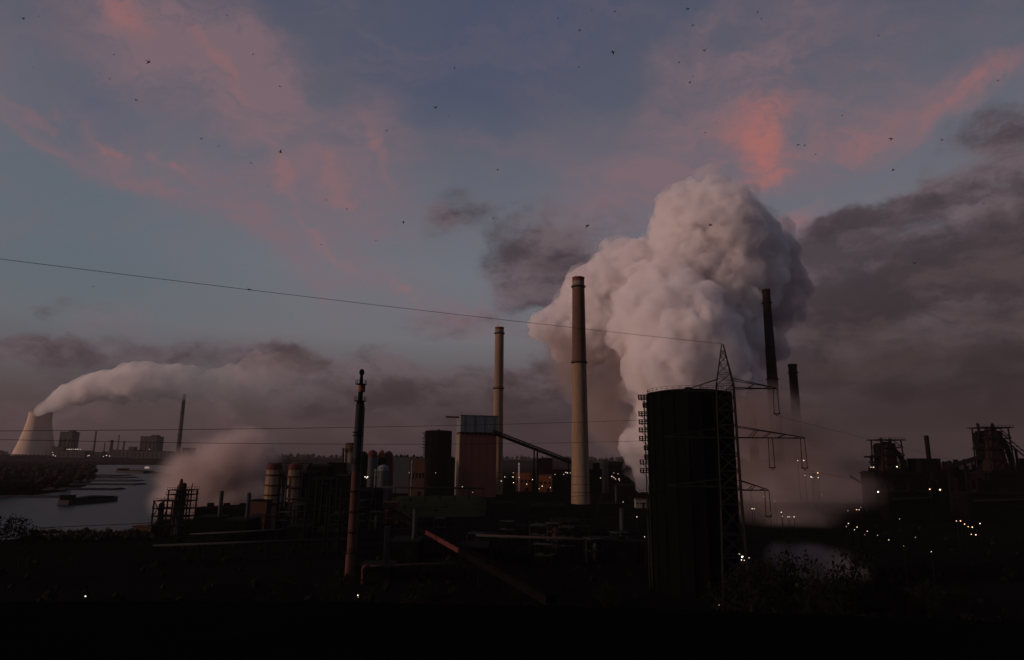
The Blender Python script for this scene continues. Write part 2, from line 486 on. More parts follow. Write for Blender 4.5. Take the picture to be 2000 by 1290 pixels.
# grassy bank in the middle of the works
gb = MB(); n1, n2 = 40, 10
for j in range(n2 + 1):
    for i in range(n1 + 1):
        u, v = i / n1, j / n2
        a = ground(755 + u * 200, 1012, 0); b = ground(765 + u * 185, 962, 0)
        p = a.lerp(b, v)
        p.z = -0.3 + 4.2 * math.sin(math.pi * min(1, v * 1.25)) ** 0.7 * min(1, 8 * u, 8 * (1 - u)) * (0.8 + 0.5 * mnoise.noise(p * 0.05)) if 0 < v < 0.8 else -0.3
        gb.v.append(tuple(p))
gb.f = [(j * (n1 + 1) + i, j * (n1 + 1) + i + 1, (j + 1) * (n1 + 1) + i + 1, (j + 1) * (n1 + 1) + i) for j in range(n2) for i in range(n1)]
gb.sm = [True] * len(gb.f)
lab(gb.build('grass_bank', M['grass']), kind='structure')

# ------------------------------------------------------------------ thin air: purple dusk haze over everything
hz = MB(); hz.box((0, 4350, 219), (14400, 9700, 442))
lab(hz.build('haze', vapour('dusk_haze', 0.000032, (0.6, 0.5, 0.53), 0.0)), kind='stuff')
# ------------------------------------------------------------------ the great steam cloud
PY = 720.0
def pb(px, py, r, dy=0.0):
    return (at(px, py, PY + dy), r * PY / F * ray(px, py).length)
plume_balls = [pb(1385, 462, 98), pb(1345, 436, 64), pb(1422, 418, 50, 10), pb(1450, 478, 72, 20), pb(1458, 432, 32, 10), pb(1335, 500, 62, -10),
    pb(1460, 545, 62, 10), pb(1400, 560, 84), pb(1300, 590, 80, -20), pb(1228, 560, 84, 40), pb(1170, 590, 72, 50), pb(1212, 510, 44, 50),
    pb(1145, 650, 70, 60), pb(1062, 640, 30, 50), pb(1105, 640, 50, 60), 
    pb(1330, 650, 84, -80), pb(1262, 640, 62, -60), pb(1305, 715, 70, -95), pb(1372, 710, 78, -80), pb(1412, 640, 66, -10), pb(1460, 650, 40, -20),
    pb(1410, 770, 62, -60), pb(1325, 790, 66, -80), pb(1290, 745, 44, -90), pb(1300, 900, 60, -30),
    pb(1345, 850, 60, -50), pb(1258, 868, 38, -60), pb(1285, 925, 32, -60), pb(1320, 960, 34, -20)]
def torn(lo, hi, size, floor):
    def field(q, dens):
        co = q.n('ShaderNodeTexCoord').outputs['Object']
        n = q.noise(co, 1.0 / size, 6, 0.68, 0.4)
        return q.math('MULTIPLY', q.range(n, lo, hi, floor, 1.0), dens)
    return field
cloud = lab(puffs('steam_cloud', plume_balls, vapour('steam_bright', 0.16, (0.97, 0.95, 0.958), 0.2, torn(0.38, 0.6, 15.0, 0.03)), 4, 2.1, kids=36, kid=(0.16, 0.42), disp=((24.0, 10.0), (14.0, 7.0), (10.0, 6.0), (6.0, 5.0))),
    'huge billowing pale steam cloud towering behind the big dark gasholder', 'steam cloud', kind='stuff')
veil_o = puffs('steam_veil', [(c, r * 1.09) for c, r in plume_balls], vapour('steam_thin', 0.042, (0.95, 0.91, 0.925), 0.2, torn(0.43, 0.68, 30.0, 0.0)), 8, 5.0, kids=16, disp=((34.0, 12.0), (22.0, 18.0), (12.0, 7.0)))
veil_o.parent = cloud; veil_o['kind'] = 'stuff'
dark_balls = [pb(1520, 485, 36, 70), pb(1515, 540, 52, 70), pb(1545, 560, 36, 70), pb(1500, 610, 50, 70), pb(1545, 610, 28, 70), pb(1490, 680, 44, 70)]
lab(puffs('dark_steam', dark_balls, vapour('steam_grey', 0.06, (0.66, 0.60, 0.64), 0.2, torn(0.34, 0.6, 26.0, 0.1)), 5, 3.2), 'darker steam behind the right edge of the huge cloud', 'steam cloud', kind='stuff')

def drift(name, label, spots, Y, density, col, deep, seed, fade=None):
    """soft torn vapour: a hull whose density dies out towards its skin"""
    mb = MB(); vs, fs = ico(3)
    cs = []
    for px, py, rx, ry in spots:
        c = at(px, py, Y); k = Y / F * ray(px, py).length
        cs.append((c, rx * k, ry * k, deep))
        mb.add([c + Vector((v.x * rx * k, v.y * deep, v.z * ry * k)) for v in vs], fs, True)
    def field(q, dens):
        co = q.n('ShaderNodeTexCoord').outputs['Object']
        wv = q.vec('SUBTRACT', q.noise(co, 0.6 / deep, 4, 0.6, color=True), (0.5, 0.5, 0.5))
        cw = q.vec('ADD', co, q.vec('SCALE', wv, scale=deep * 0.9))
        s = None
        for c, a, b, d in cs:
            l = q.vec('LENGTH', q.mapping(cw, c, (0, 0, 0), (a, d, b), 'TEXTURE'))
            f = q.range(l, 0.95, 0.1)
            s = f if s is None else q.math('MAXIMUM', s, f)
        n = q.range(q.noise(cw, 1.5 / deep, 6, 0.64), 0.34, 0.62, 0.18, 1.0)
        return q.math('MULTIPLY', q.math('MULTIPLY', s, n), dens)
    o = mb.build(name, vapour(name + '_density', density, col, 0.1, field))
    if len(spots) > 1:
        rm = o.modifiers.new('fuse', 'REMESH'); rm.mode = 'VOXEL'; rm.voxel_size = deep / 7
    return lab(o, label, 'steam cloud', kind='stuff')
drift('low_steam', 'soft low steam drifting behind the small lattice tower by the river', [(425, 935, 125, 95), (462, 900, 95, 66), (385, 960, 85, 65), (460, 965, 110, 55)], 380, 0.36, (0.73, 0.635, 0.62), 34, 1)
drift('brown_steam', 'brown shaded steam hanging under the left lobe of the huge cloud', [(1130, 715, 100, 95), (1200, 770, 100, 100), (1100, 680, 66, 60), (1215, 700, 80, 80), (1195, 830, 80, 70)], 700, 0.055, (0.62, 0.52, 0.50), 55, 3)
drift('works_smoke', 'brown murky smoke hiding the feet of the dark stacks', [(1490, 835, 130, 90), (1570, 865, 150, 85), (1530, 815, 100, 55), (1540, 940, 190, 80), (1660, 930, 110, 90)], 590, 0.07, (0.55, 0.46, 0.45), 60, 2)

drift('ground_steam', 'faint ground steam glowing behind the bare trees right of the pylon', [(1545, 1100, 52, 40), (1602, 1088, 62, 32), (1632, 1112, 60, 36), (1560, 1132, 76, 36)], 190, 0.16, (0.52, 0.43, 0.42), 12, 4)
drift('yard_smoke', 'thin smoke drifting low over the lit yard between pylon and furnaces', [(1490, 965, 120, 60), (1590, 955, 130, 75), (1635, 955, 85, 60), (1550, 1000, 120, 40)], 370, 0.03, (0.6, 0.5, 0.48), 34, 5)
# cooling tower vapour, blown to the right and thinning out
PY = 2900.0
tower_balls = [pb(78, 804, 9), pb(88, 804, 9), pb(92, 795, 12), pb(108, 784, 16), pb(128, 774, 20), pb(150, 768, 21), pb(172, 762, 25), pb(200, 756, 28), pb(232, 751, 32), pb(264, 748, 36),
    pb(298, 748, 37), pb(335, 748, 36), pb(372, 752, 33), pb(415, 752, 30), pb(455, 742, 34), pb(505, 728, 40), pb(555, 724, 38), pb(600, 730, 30)]
def thinning(q, dens):
    sx = q.n('ShaderNodeSeparateXYZ'); q.nt.links.new(q.n('ShaderNodeTexCoord').outputs['Object'], sx.inputs[0])
    a = q.range(sx.outputs['X'], at(130, 750, PY).x, at(420, 750, PY).x, 1.0, 0.16)
    a = q.math('MULTIPLY', a, q.range(sx.outputs['X'], at(640, 750, PY).x, at(430, 750, PY).x, 0.0, 1.0))
    a = q.math('MULTIPLY', a, q.range(q.noise(q.n('ShaderNodeTexCoord').outputs['Object'], 0.012, 4, 0.6), 0.3, 0.6, 0.3, 1.0))
    return q.math('MULTIPLY', a, dens)
lab(puffs('cooling_tower_vapour', [(c, r * 0.86) for c, r in tower_balls], vapour('tower_vapour', 0.035, (0.95, 0.93, 0.93), 0.2, thinning), 11, 10.0, kids=26, kid=(0.22, 0.5), disp=((70.0, 22.0), (36.0, 16.0), (20.0, 8.0))),
    'long pale plume of vapour trailing right from the cooling tower', 'steam cloud', kind='stuff')

# ================================================================== things
def zat(px, py, Y): return at(px, py, Y).z
def xat(px, py, Y): return at(px, py, Y).x
def base(px, py, Y):
    """foot of a thing on the terrain, under a point of the picture at distance Y"""
    x = xat(px, py, Y)
    return Vector((x, Y, terrain(x, Y)))

def railing(mb, r, z, n, h=1.1, w=0.06):
    """ring railing: posts and two hoops"""
    for k in range(n):
        a, b = 2 * math.pi * k / n, 2 * math.pi * (k + 1) / n
        p, q = Vector((r * math.cos(a), r * math.sin(a), z)), Vector((r * math.cos(b), r * math.sin(b), z))
        mb.bar(p, p + Vector((0, 0, h)), w)
        for f in (0.5, 1.0): mb.bar(p + Vector((0, 0, h * f)), q + Vector((0, 0, h * f)), w)
    return mb

# ------------------------------------------------------------------ the two tall pale chimneys
def chimney(px, py_top, px_base, py_base, w_top, w_base, rings, label, Y, upper):
    b = base(px_base, py_base, Y)
    t = thing('chimney', label, 'chimney', b, 'tall pale concrete chimneys')
    k = Y / F * 1.02
    r0, r1 = w_base * k / 2, w_top * k / 2
    h = zat(px, py_top, Y) - b.z
    rad = lambda z: r0 + (r1 - r0) * (z / h) ** 0.85
    zr = [zat(px, p, Y) - b.z for p in rings]
    ztop = zr[0]
    prof = [(rad(ztop * i / 24), ztop * i / 24 - (1.0 if i == 0 else 0)) for i in range(25)]
    MB().lathe(prof, 48, top=False).build('shaft', M['conc'], t)
    if upper:
        zz = zr[1]
        MB().lathe([(rad(zz) + 0.03, zz), (rad(ztop) + 0.03, ztop - 0.2)], 48, top=False).build('red_weathered_section', M['conc_red'], t)
    MB().lathe([(rad(ztop) + 0.02, ztop), (rad(h) + 0.05, ztop + (h - ztop) * 0.55)], 48, top=False).build('pale_collar', M['pale'], t)
    z2 = ztop + (h - ztop) * 0.55
    MB().lathe([(rad(h) + 0.05, z2), (rad(h) + 0.1, h - 0.4), (rad(h) + 0.32, h - 0.4), (rad(h) + 0.32, h), (rad(h) - 0.35, h), (rad(h) - 0.4, h - 4)], 48, top=False).build('red_cap', M['red'], t)
    for z in zr:
        r = rad(z)
        g_ = MB().lathe([(r + 0.0, z - 0.9), (r + 1.0, z - 0.15), (r + 1.0, z + 0.1), (r, z + 0.1)], 40, top=False).build('gallery', M['steel'], t)
        railing(MB(), r + 0.95, z + 0.1, 28, 1.2, 0.09).build('railing', M['steel'], g_)
    for i in range(3):
        z = 9 + 6 * i
        MB().lathe([(rad(z), z - 0.16), (rad(z) + 0.1, z - 0.16), (rad(z) + 0.1, z + 0.16), (rad(z), z + 0.16)], 40, top=False).build('steel_band', M['gal'], t)
    lad = MB()
    for s in (-0.25, 0.25): lad.bar((rad(0) + 0.25, s, 3), (rad(ztop) + 0.25, s, ztop), 0.08)
    for i in range(int(ztop / 1.2)): lad.bar((rad(i * 1.2) + 0.25, -0.25, i * 1.2), (rad(i * 1.2) + 0.25, 0.25, i * 1.2), 0.06)
    lad_o = lad.build('ladder', M['steel'], t); lad_o.rotation_euler.z = R(-60)
    for i in range(3):
        a = i * 2.1
        MB().bar((rad(h) * math.cos(a), rad(h) * math.sin(a), h - 1), (rad(h) * math.cos(a), rad(h) * math.sin(a), h + 1.8), 0.09).build('lightning_rod', M['steel'], t)
    return t
chimney(1132.5, 543, 1134, 975, 23.5, 35, [561, 709], 'taller pale chimney with a red cap standing before the white steam cloud', 520, True)
chimney(974.5, 640, 971, 960, 17, 20.5, [652, 759], 'slender pale chimney beside the red-brown coal tower', 640, False)

# ------------------------------------------------------------------ gasholders
def gasholder(px, py_top, py_base, w, Y, landings, label, group, sides=20):
    b = base(px, py_base, Y)
    t = thing('gasholder', label, 'gasholder', b, group)
    k = Y / F * ray(px, py_base).length
    r = w * k / 2
    h = zat(px, py_top, Y) - b.z
    rf = h * 0.985
    MB().lathe([(r, -0.5), (r, rf)], sides, top=False, smooth=False).build('shell', M['holder'], t)
    for i in range(sides):
        a = 2 * math.pi * i / sides
        MB().bar((r * 1.005 * math.cos(a), r * 1.005 * math.sin(a), 0), (r * 1.005 * math.cos(a), r * 1.005 * math.sin(a), rf), r * 0.03).build('column', M['holder'], t)
    ro = MB().lathe([(r * 1.015, rf - 0.4), (r * 1.015, rf), (r * 0.8, rf + h * 0.009), (r * 0.45, rf + h * 0.014), (r * 0.12, rf + h * 0.016)], sides * 2, smooth=False).build('roof', M['holder'], t)
    MB().lathe([(r * 0.1, rf + h * 0.016), (r * 0.1, rf + h * 0.03), (0.2, rf + h * 0.036)], 16).build('roof_vent', M['steel'], ro)
    railing(MB(), r * 1.01, rf, sides * 2, 1.1, 0.07).build('roof_railing', M['steel'], t)
    for i in range(1, 8):
        z = rf * i / 8
        MB().lathe([(r * 1.0, z - 0.12), (r * 1.018, z - 0.12), (r * 1.018, z + 0.12), (r * 1.0, z + 0.12)], sides, top=False, smooth=False).build('ring_stiffener', M['holder'], t)
    # stair tower on the left with a landing at each level
    view = math.atan2(-b.y, -b.x)
    left = Vector((math.cos(view - math.pi / 2), math.sin(view - math.pi / 2), 0))
    if left.x > 0: left = -left
    fwd = Vector((left.y, -left.x, 0))
    lg = MB()
    for s in (-1, 1):
        for q in (r * 1.03, r * 1.03 + 0.014 * h):
            lg.bar(left * q + fwd * s * 0.9, left * q + fwd * s * 0.9 + Vector((0, 0, rf)), 0.16)
    zs = [zat(px, p, Y) - b.z for p in landings]
    lg.build('stair_legs', M['gal'], t)
    ladd = MB()
    zz = sorted([0.0] + zs)
    for a_, b_ in zip(zz, zz[1:]):
        ladd.bar(left * (r * 1.03) + Vector((0, 0, a_)), left * (r * 1.03 + 0.014 * h) + Vector((0, 0, b_)), 0.5, 0.12)
    ladd.build('stair_flight', M['gal'], t)
    for i, z in enumerate(zs):
        L = (0.05 if i not in (1, 6, 7) else 0.026) * h
        c = left * (r * 1.0 + L / 2) + Vector((0, 0, z))
        an = math.atan2(left.y, left.x)
        p = MB().box(c, (L, 2.2, 0.28), an).build('landing', M['steel'], t)
        for s in (-1.05, 1.05):
            rl = MB()
            for f in (0.05, 0.36, 0.68, 0.98):
                q = left * (r + L * f) + fwd * s + Vector((0, 0, z + 0.14))
                rl.bar(q, q + Vector((0, 0, 1.15)), 0.2)
            for f in (0.6, 1.15):
                rl.bar(left * (r + L * 0.05) + fwd * s + Vector((0, 0, z + f)), left * (r + L * 0.98) + fwd * s + Vector((0, 0, z + f)), 0.16)
            rl.build('railing', M['steel'], p)
        if i not in (1, 6, 7):
            MB().bar(left * r * 1.0 + Vector((0, 0, z - L * 0.7)), left * (r + L * 0.75) + Vector((0, 0, z - 0.1)), 0.14).build('bracket', M['steel'], p)
    return t
gasholder(1361, 764, 1130, 149, 184, [779, 795, 812, 828, 844, 861, 880, 898, 908, 925, 973, 1010], 'huge black gasholder with stair landings up its left side', 'black gasholders')
gasholder(853.5, 841, 948, 50, 720, [848, 853, 858, 864, 870, 876, 882, 889, 897], 'smaller black gasholder left of the red-brown coal tower', 'black gasholders', 16)

# ------------------------------------------------------------------ lattice pylon in front of the big gasholder
PYL = 142.0
pb0 = Vector((xat(1411, 672, PYL), PYL, 0)); pb0.z = terrain(pb0.x, PYL)
pyl = thing('power_pylon', 'lattice power pylon in front of the big black gasholder', 'pylon', pb0)
pz = lambda py: zat(1412, py, PYL) - pb0.z
kp = PYL / F * ray(1412, 800).length
rotp = R(-16)
def pw(z):
    """half width of the tower body at height z"""
    zz = [(0, 2.9), (pz(1000), 2.15), (pz(755), 1.85), (pz(748), 1.8), (pz(672), 0.14)]
    for (a, wa), (b_, wb) in zip(zz, zz[1:]):
        if z <= b_: return wa + (wb - wa) * (z - a) / (b_ - a)
    return 0.14
def corner(i, z):
    w = pw(z); a = rotp + math.pi / 4 + i * math.pi / 2
    return Vector((w * 1.414 * math.cos(a), w * 1.414 * math.sin(a), z))
levels = [0, 5, 10, 15, 19.5] + [pz(p) for p in (985, 953, 920, 888, 855, 830, 802, 777, 752)]
levels = sorted(levels)
peak = [pz(p) for p in (752, 730, 712, 697, 686)]
def leg_bar(i, za, zb, w): return MB().bar(corner(i, za), corner(i, zb), w)
for i in range(4):
    l = MB(); zs = levels + [pz(673)]
    for a, b_ in zip(zs, zs[1:]): l.bar(corner(i, a), corner(i, b_), 0.24 if a < pz(752) - 0.1 else 0.17)
    l.build('leg', M['lat'], pyl)
for grp, wd in ((levels, 0.12), (peak, 0.09)):
    for za, zb in zip(grp, grp[1:]):
        for i in range(4):
            j = (i + 1) % 4
            MB().bar(corner(i, za), corner(j, zb), wd).build('brace', M['lat'], pyl)
            MB().bar(corner(j, za), corner(i, zb), wd).build('brace', M['lat'], pyl)
            MB().bar(corner(i, zb), corner(j, zb), wd).build('brace', M['lat'], pyl)
armdir = Vector((math.cos(rotp * 0.25), math.sin(rotp * 0.25), 0))
armn = Vector((-armdir.y, armdir.x, 0))
def cross_arm(side, py_low, py_top, L, hang, name_extra):
    zl, zt = pz(py_low), pz(py_top)
    w = pw(zl); wt = pw(zt)
    tip = armdir * side * L + Vector((0, 0, zl))
    a = MB()
    for s in (-1, 1):
        ro = armdir * side * w * 0.9 + armn * s * w * 0.9 + Vector((0, 0, zl))
        to = armdir * side * wt * 0.9 + armn * s * wt * 0.9 + Vector((0, 0, zt))
        a.bar(ro, tip, 0.19); a.bar(to, tip + Vector((0, 0, 0.15)), 0.16)
    arm = a.build('cross_arm', M['lat'], pyl)
    n = max(3, int(L / 3.2))
    for q in range(1, n):
        f = q / n; f2 = (q + 0.55) / n
        for s in (-1, 1):
            ro = armdir * side * w * 0.9 + armn * s * w * 0.9 + Vector((0, 0, zl))
            to = armdir * side * wt * 0.9 + armn * s * wt * 0.9 + Vector((0, 0, zt))
            MB().bar(ro.lerp(tip, f), to.lerp(tip, min(1, f2)), 0.11).build('brace', M['lat'], arm)
        ra = armdir * side * w * 0.9 + armn * w * 0.9 + Vector((0, 0, zl)); rb = armdir * side * w * 0.9 - armn * w * 0.9 + Vector((0, 0, zl))
        MB().bar(ra.lerp(tip, f), rb.lerp(tip, f2 if f2 < 1 else f), 0.11).build('brace', M['lat'], arm)
    ends = []
    for d, ln in hang:
        for s in (-0.55, 0.55):
            top = armdir * side * d + armdir * s * 0.8 + Vector((0, 0, zl))
            bot = armdir * side * d + armdir * s * 1.0 + Vector((0, 0, zl - ln))
            ins = MB(); ins.tube([top, bot], 0.07, 6)
            m_ = int(ln / 0.35)
            for q in range(1, m_): 
                c = top.lerp(bot, q / m_)
                ins.lathe([(0.03, c.z + 0.06), (0.15, c.z), (0.03, c.z - 0.03)], 8, c=(c.x, c.y), top=False)
            ins.build('insulator', M['steel'], arm)
        e = armdir * side * d + Vector((0, 0, zl - ln - 0.45))
        yk = MB(); yk.bar(armdir * side * d - armdir * 0.75 + Vector((0, 0, zl - ln)), armdir * side * d + armdir * 0.75 + Vector((0, 0, zl - ln)), 0.2)
        yk.bar(armdir * side * d - armdir * 0.5 + Vector((0, 0, zl - ln)), e, 0.12); yk.bar(armdir * side * d + armdir * 0.5 + Vector((0, 0, zl - ln)), e, 0.12)
        yk.build('yoke', M['steel'], arm)
        ends.append(pyl.location + e)
    return ends
e_ur = cross_arm(1, 759, 741, 11.3, [(11.0, 5.6)], 'upper')
e_ul = cross_arm(-1, 765, 741, 9.4, [(8.8, 5.6)], 'upper')
e_mr = cross_arm(1, 855, 833, 16.6, [(9.2, 6.4), (16.1, 6.4)], 'middle')
e_ml = cross_arm(-1, 855, 836, 14.2, [(8.4, 6.4), (13.9, 6.4)], 'middle')
e_lr = cross_arm(1, 957, 938, 8.0, [(7.7, 5.4)], 'lower')
e_ll = cross_arm(-1, 951, 936, 13.6, [(13.2, 5.4)], 'lower')

# ------------------------------------------------------------------ wires
def wire(name, label, a, b_, sag, rad=0.045, group=None):
    a, b_ = Vector(a), Vector(b_); n = 40
    pts = [a.lerp(b_, i / n) - Vector((0, 0, sag * 4 * (i / n) * (1 - i / n))) for i in range(n + 1)]
    o = MB().tube(pts, rad, 5).build(name, M['wire'])
    return lab(o, label, 'power line', group)
apex = pyl.location + Vector((0, 0, pz(672)))
wire('power_line', 'highest thin wire falling from the left edge to the pylon tip', at(-160, 486, 84), apex, 0.4, 0.04)
wire('power_line', 'upper of the twin wires crossing before the cooling tower', at(-160, 843, 76), e_ul[0], 0.55, 0.035)
wire('power_line', 'lower of the twin wires crossing before the cooling tower', at(-160, 855.5, 76), e_ml[0] + Vector((0, 0, 6.4)), 0.9, 0.032)
wire('power_line', 'upper of two faint wires above the dark near river bank', at(-160, 1040, 80), e_ll[0] + Vector((0, 0, 5.6)), 1.0, 0.035)
wire('power_line', 'lower of two faint wires above the dark near river bank', at(-160, 1052, 80), e_ll[0], 1.0, 0.035)
wire('power_line', 'thin wire leaving the right upper insulator of the pylon rightwards', e_ur[0], at(2150, 960, 250), 0.8, 0.03)
wire('power_line', 'thin wire leaving the right outer insulator of the middle pylon arm', e_mr[1], at(2150, 1010, 260), 0.8, 0.03)

# ------------------------------------------------------------------ coal tower with its conveyor
ct_Y = 600.0
cb = base(928, 964, ct_Y)
kz = lambda py: zat(925, py, ct_Y) - cb.z
ct = thing('coal_tower', 'red-brown coal tower with grey top house and sloping conveyor', 'tower', cb, rz=R(14))
wx = 34.0; dy = 22.0
hb = kz(848); ht = kz(814)
MB().box((0, 0, hb / 2 - 0.5), (wx, dy, hb + 1)).build('brick_body', M['brick'], ct)
for i in range(5):
    MB().box((-wx / 2 + 3.4 + i * 6.8, -dy / 2 - 0.05, hb / 2), (0.4, 0.1, hb - 1)).build('pilaster', M['brick'], ct)
MB().box((-wx / 2 - 0.3, 0, hb / 2), (0.6, dy - 1, hb - 2)).build('lit_side_wall', M['pale'], ct)  # paler than the brick: light on the left face put into the colour
MB().box((0.6, 0, (hb + ht) / 2 + 0.6), (wx + 1.4, dy + 1.0, ht - hb - 1.2)).build('top_house', M['clad'], ct)
MB().box((0.6, 0, hb + 0.3), (wx + 0.6, dy + 0.4, 0.9)).build('dark_window_band', M['steel'], ct)
for i in range(9): MB().box((-wx / 2 + 2.4 + i * 4.1, -dy / 2 - 0.4, hb - 0.2), (1.6, 0.8, 1.9)).build('window', M['holder'], ct)
MB().box((0.6, 0, ht + 0.25), (wx + 2.4, dy + 2.0, 0.5)).build('roof', M['clad'], ct)
for i in range(4): MB().box((-13 + i * 9.2, -dy / 2 - 0.56, (hb + ht) / 2), (0.3, 0.25, ht - hb - 2)).build('cladding_joint', M['steel'], ct)
MB().box((-wx / 2 - 6, -2, ht - 1.2), (13, 1.6, 1.4)).build('hoist_beam', M['gal'], ct)
for i, o_ in enumerate((-1.5, 1.2, 3.6)):
    MB().tube([(-wx / 2 - 1.4, -dy / 2 + 1 + o_ * 1.5, 0), (-wx / 2 - 1.4, -dy / 2 + 1 + o_ * 1.5, kz(915 - 6 * i)), (-wx / 2 - 0.2, -dy / 2 + 3 + o_ * 1.5, kz(912 - 6 * i))], 0.55, 8).build('pipe', M['pale'], ct)
c0, c1 = at(963, 846, 588), at(1124, 908, 640)
cv = thing('conveyor', 'long dark inclined conveyor descending from the coal tower behind the chimney', 'conveyor', (c0.x, c0.y, 0))
rel = lambda p: Vector(p) - Vector((c0.x, c0.y, 0))
ax = (c1 - c0)
q = MB(); q.bar(rel(c0), rel(c1), 3.2, 2.2); q.build('gallery', M['steel'], cv)
q = MB(); q.bar(rel(c0 + Vector((0, 0, 2.6))), rel(c1 + Vector((0, 0, 2.6))), 3.8, 0.5); q.build('gallery_roof', M['steel'], cv)
n = 18
for i in range(n):
    a = c0 + ax * (i / n)
    MB().bar(rel(a + Vector((0, -1.7, 1.0))), rel(a + ax / n + Vector((0, -1.7, 2.5))), 0.25).build('truss_bar', M['steel'], cv)
    MB().bar(rel(a + Vector((0, -1.7, 1.0))), rel(a + Vector((0, -1.7, 2.5))), 0.25).build('truss_bar', M['steel'], cv)
for f in (0.5, 0.93):
    p = c0 + ax * f
    tr = MB()
    for sx, sy in ((-1, -1), (1, -1), (1, 1), (-1, 1)):
        tr.bar(rel((p.x + sx * 2.2, p.y + sy * 2.4, 0)), rel((p.x + sx * 1.5, p.y + sy * 1.5, p.z)), 0.9)
    for k in range(3):
        z0, z1 = p.z * k / 3, p.z * (k + 1) / 3
        tr.bar(rel((p.x - 2, p.y - 2, z0)), rel((p.x + 1.7, p.y - 2, z1)), 0.4)
    tr.build('trestle', M['steel'], cv)
tf = thing('transfer_house', 'dark block receiving the conveyor behind the taller chimney', 'building', base(1157, 960, 650))
MB().box((0, 0, 12), (18, 14, 25)).build('wall', M['shed'], tf)
MB().box((0, 0, 24.8), (19, 15, 0.6)).build('roof', M['steel'], tf)
MB().box((4, 0, 28), (6, 6, 6)).build('roof_cabin', M['shed'], tf)

# ------------------------------------------------------------------ flare stack
FY = 190.0
fb = base(684, 1118, FY)
fz = lambda py: zat(700, py, FY) - fb.z
fl = thing('flare_stack', 'tall thin flare stack with two railed platforms and a bulbous tip', 'flare stack', fb)
fk = FY / F * ray(700, 900).length
MB().lathe([(1.55, -0.5), (1.5, fz(1085)), (1.3, fz(1080)), (1.22, fz(920))], 20, top=False).build('lower_shaft', M['rustpipe'], fl)
MB().lathe([(1.22, fz(920)), (1.2, fz(880)), (1.15, fz(790))], 20, top=False).build('upper_shaft', M['gal'], fl)
MB().lathe([(1.15, fz(790)), (0.72, fz(781)), (0.66, fz(770)), (0.78, fz(766))], 18, top=False).build('neck', M['steel'], fl)
MB().lathe([(0.75, fz(766)), (0.75, fz(752))], 18).build('orange_canister', M['oran'], fl)
MB().box((0.75, 0.4, fz(759)), (0.8, 0.9, 2.1)).build('instrument_box', M['blue'], fl)
MB().lathe([(0.5, fz(752)), (0.5, fz(738)), (0.42, fz(734)), (0.74, fz(730)), (0.78, fz(726)), (0.6, fz(723)), (0.3, fz(721.5))], 18).build('burner_tip', M['steel'], fl)
for py, rr in ((784, 1.8), (751, 1.75), (1080, 2.0), (905, 1.75)):
    p = MB().lathe([(0.8, fz(py) - 0.25), (rr, fz(py)), (rr, fz(py) + 0.12), (0.8, fz(py) + 0.12)], 20, top=False).build('platform', M['steel'], fl)
    railing(MB(), rr - 0.05, fz(py) + 0.12, 12, 1.15, 0.07).build('railing', M['steel'], p)
for py in (845, 851, 960, 1000, 1040):
    MB().lathe([(1.2, fz(py) - 0.16), (1.65, fz(py) - 0.16), (1.65, fz(py) + 0.16), (1.2, fz(py) + 0.16)], 20, top=False).build('flange', M['steel'], fl)
MB().tube([(1.75, -0.9, 0), (1.62, -0.7, fz(905)), (1.55, -0.7, fz(800)), (1.0, -0.4, fz(783))], 0.18, 8).build('riser_pipe', M['gal'], fl)
MB().tube([(1.2, 1.4, 0), (1.1, 1.25, fz(905)), (1.0, 1.2, fz(790))], 0.12, 8).build('riser_pipe', M['gal'], fl)
ld = MB()
for s in (-0.22, 0.22): ld.bar((-0.4 + s, -1.75, 0), (-0.4 + s, -1.4, fz(786)), 0.06)
for i in range(int(fz(786) / 0.9)): ld.bar((-0.62, -1.74 + 0.34 * i * 0.9 / fz(786), i * 0.9), (-0.18, -1.74 + 0.34 * i * 0.9 / fz(786), i * 0.9), 0.05)
ld.build('ladder', M['steel'], fl)

# ------------------------------------------------------------------ lattice process tower by the river
TY = 292.0
tb = base(336, 1041, TY)
tz = lambda py: zat(336, py, TY) - tb.z
tk = TY / F * ray(336, 1000).length
tw = thing('process_tower', 'small dark lattice tower with a pointed vessel by the river', 'tower', tb)
X = lambda px: (px - 336) * TY / F
cols = [(305, 978), (322, 978), (330, 958), (345, 958), (356, 958), (367, 958)]
for px, top in cols:
    for s in (-4, 4): MB().bar((X(px), s, -0.4), (X(px), s, tz(top)), 0.5).build('column', M['steel'], tw)
rows = [(1025, 300, 372), (1008, 303, 370), (993, 304, 369), (978, 304, 369), (966, 326, 369), (957, 328, 369)]
for py, a, b_ in rows:
    MB().box(((X(a) + X(b_)) / 2, 0, tz(py)), (X(b_) - X(a), 9, 0.35)).build('platform', M['steel'], tw)
    for s in (-4.4, 4.4):
        rl = MB(); m_ = 9
        for i in range(m_ + 1):
            x = X(a) + (X(b_) - X(a)) * i / m_
            rl.bar((x, s, tz(py)), (x, s, tz(py) + 1.2), 0.12)
        rl.bar((X(a), s, tz(py) + 1.2), (X(b_), s, tz(py) + 1.2), 0.12)
        rl.build('railing', M['steel'], tw)
for (pa, ya), (pb_, yb) in (((305, 1008), (322, 978)), ((322, 1008), (305, 978)), ((356, 993), (367, 958)), ((367, 993), (356, 958)), ((345, 1008), (356, 978)), ((356, 1025), (345, 993)), ((330, 993), (322, 1025))):
    MB().bar((X(pa), -4, tz(ya)), (X(pb_), -4, tz(yb)), 0.3).build('brace', M['steel'], tw)
MB().lathe([(2.2, 0), (2.2, tz(975)), (1.6, tz(958)), (1.5, tz(950)), (0.9, tz(946)), (0.55, tz(937)), (0.3, tz(935))], 18, c=(X(343), 0)).build('vessel', M['rust'], tw)
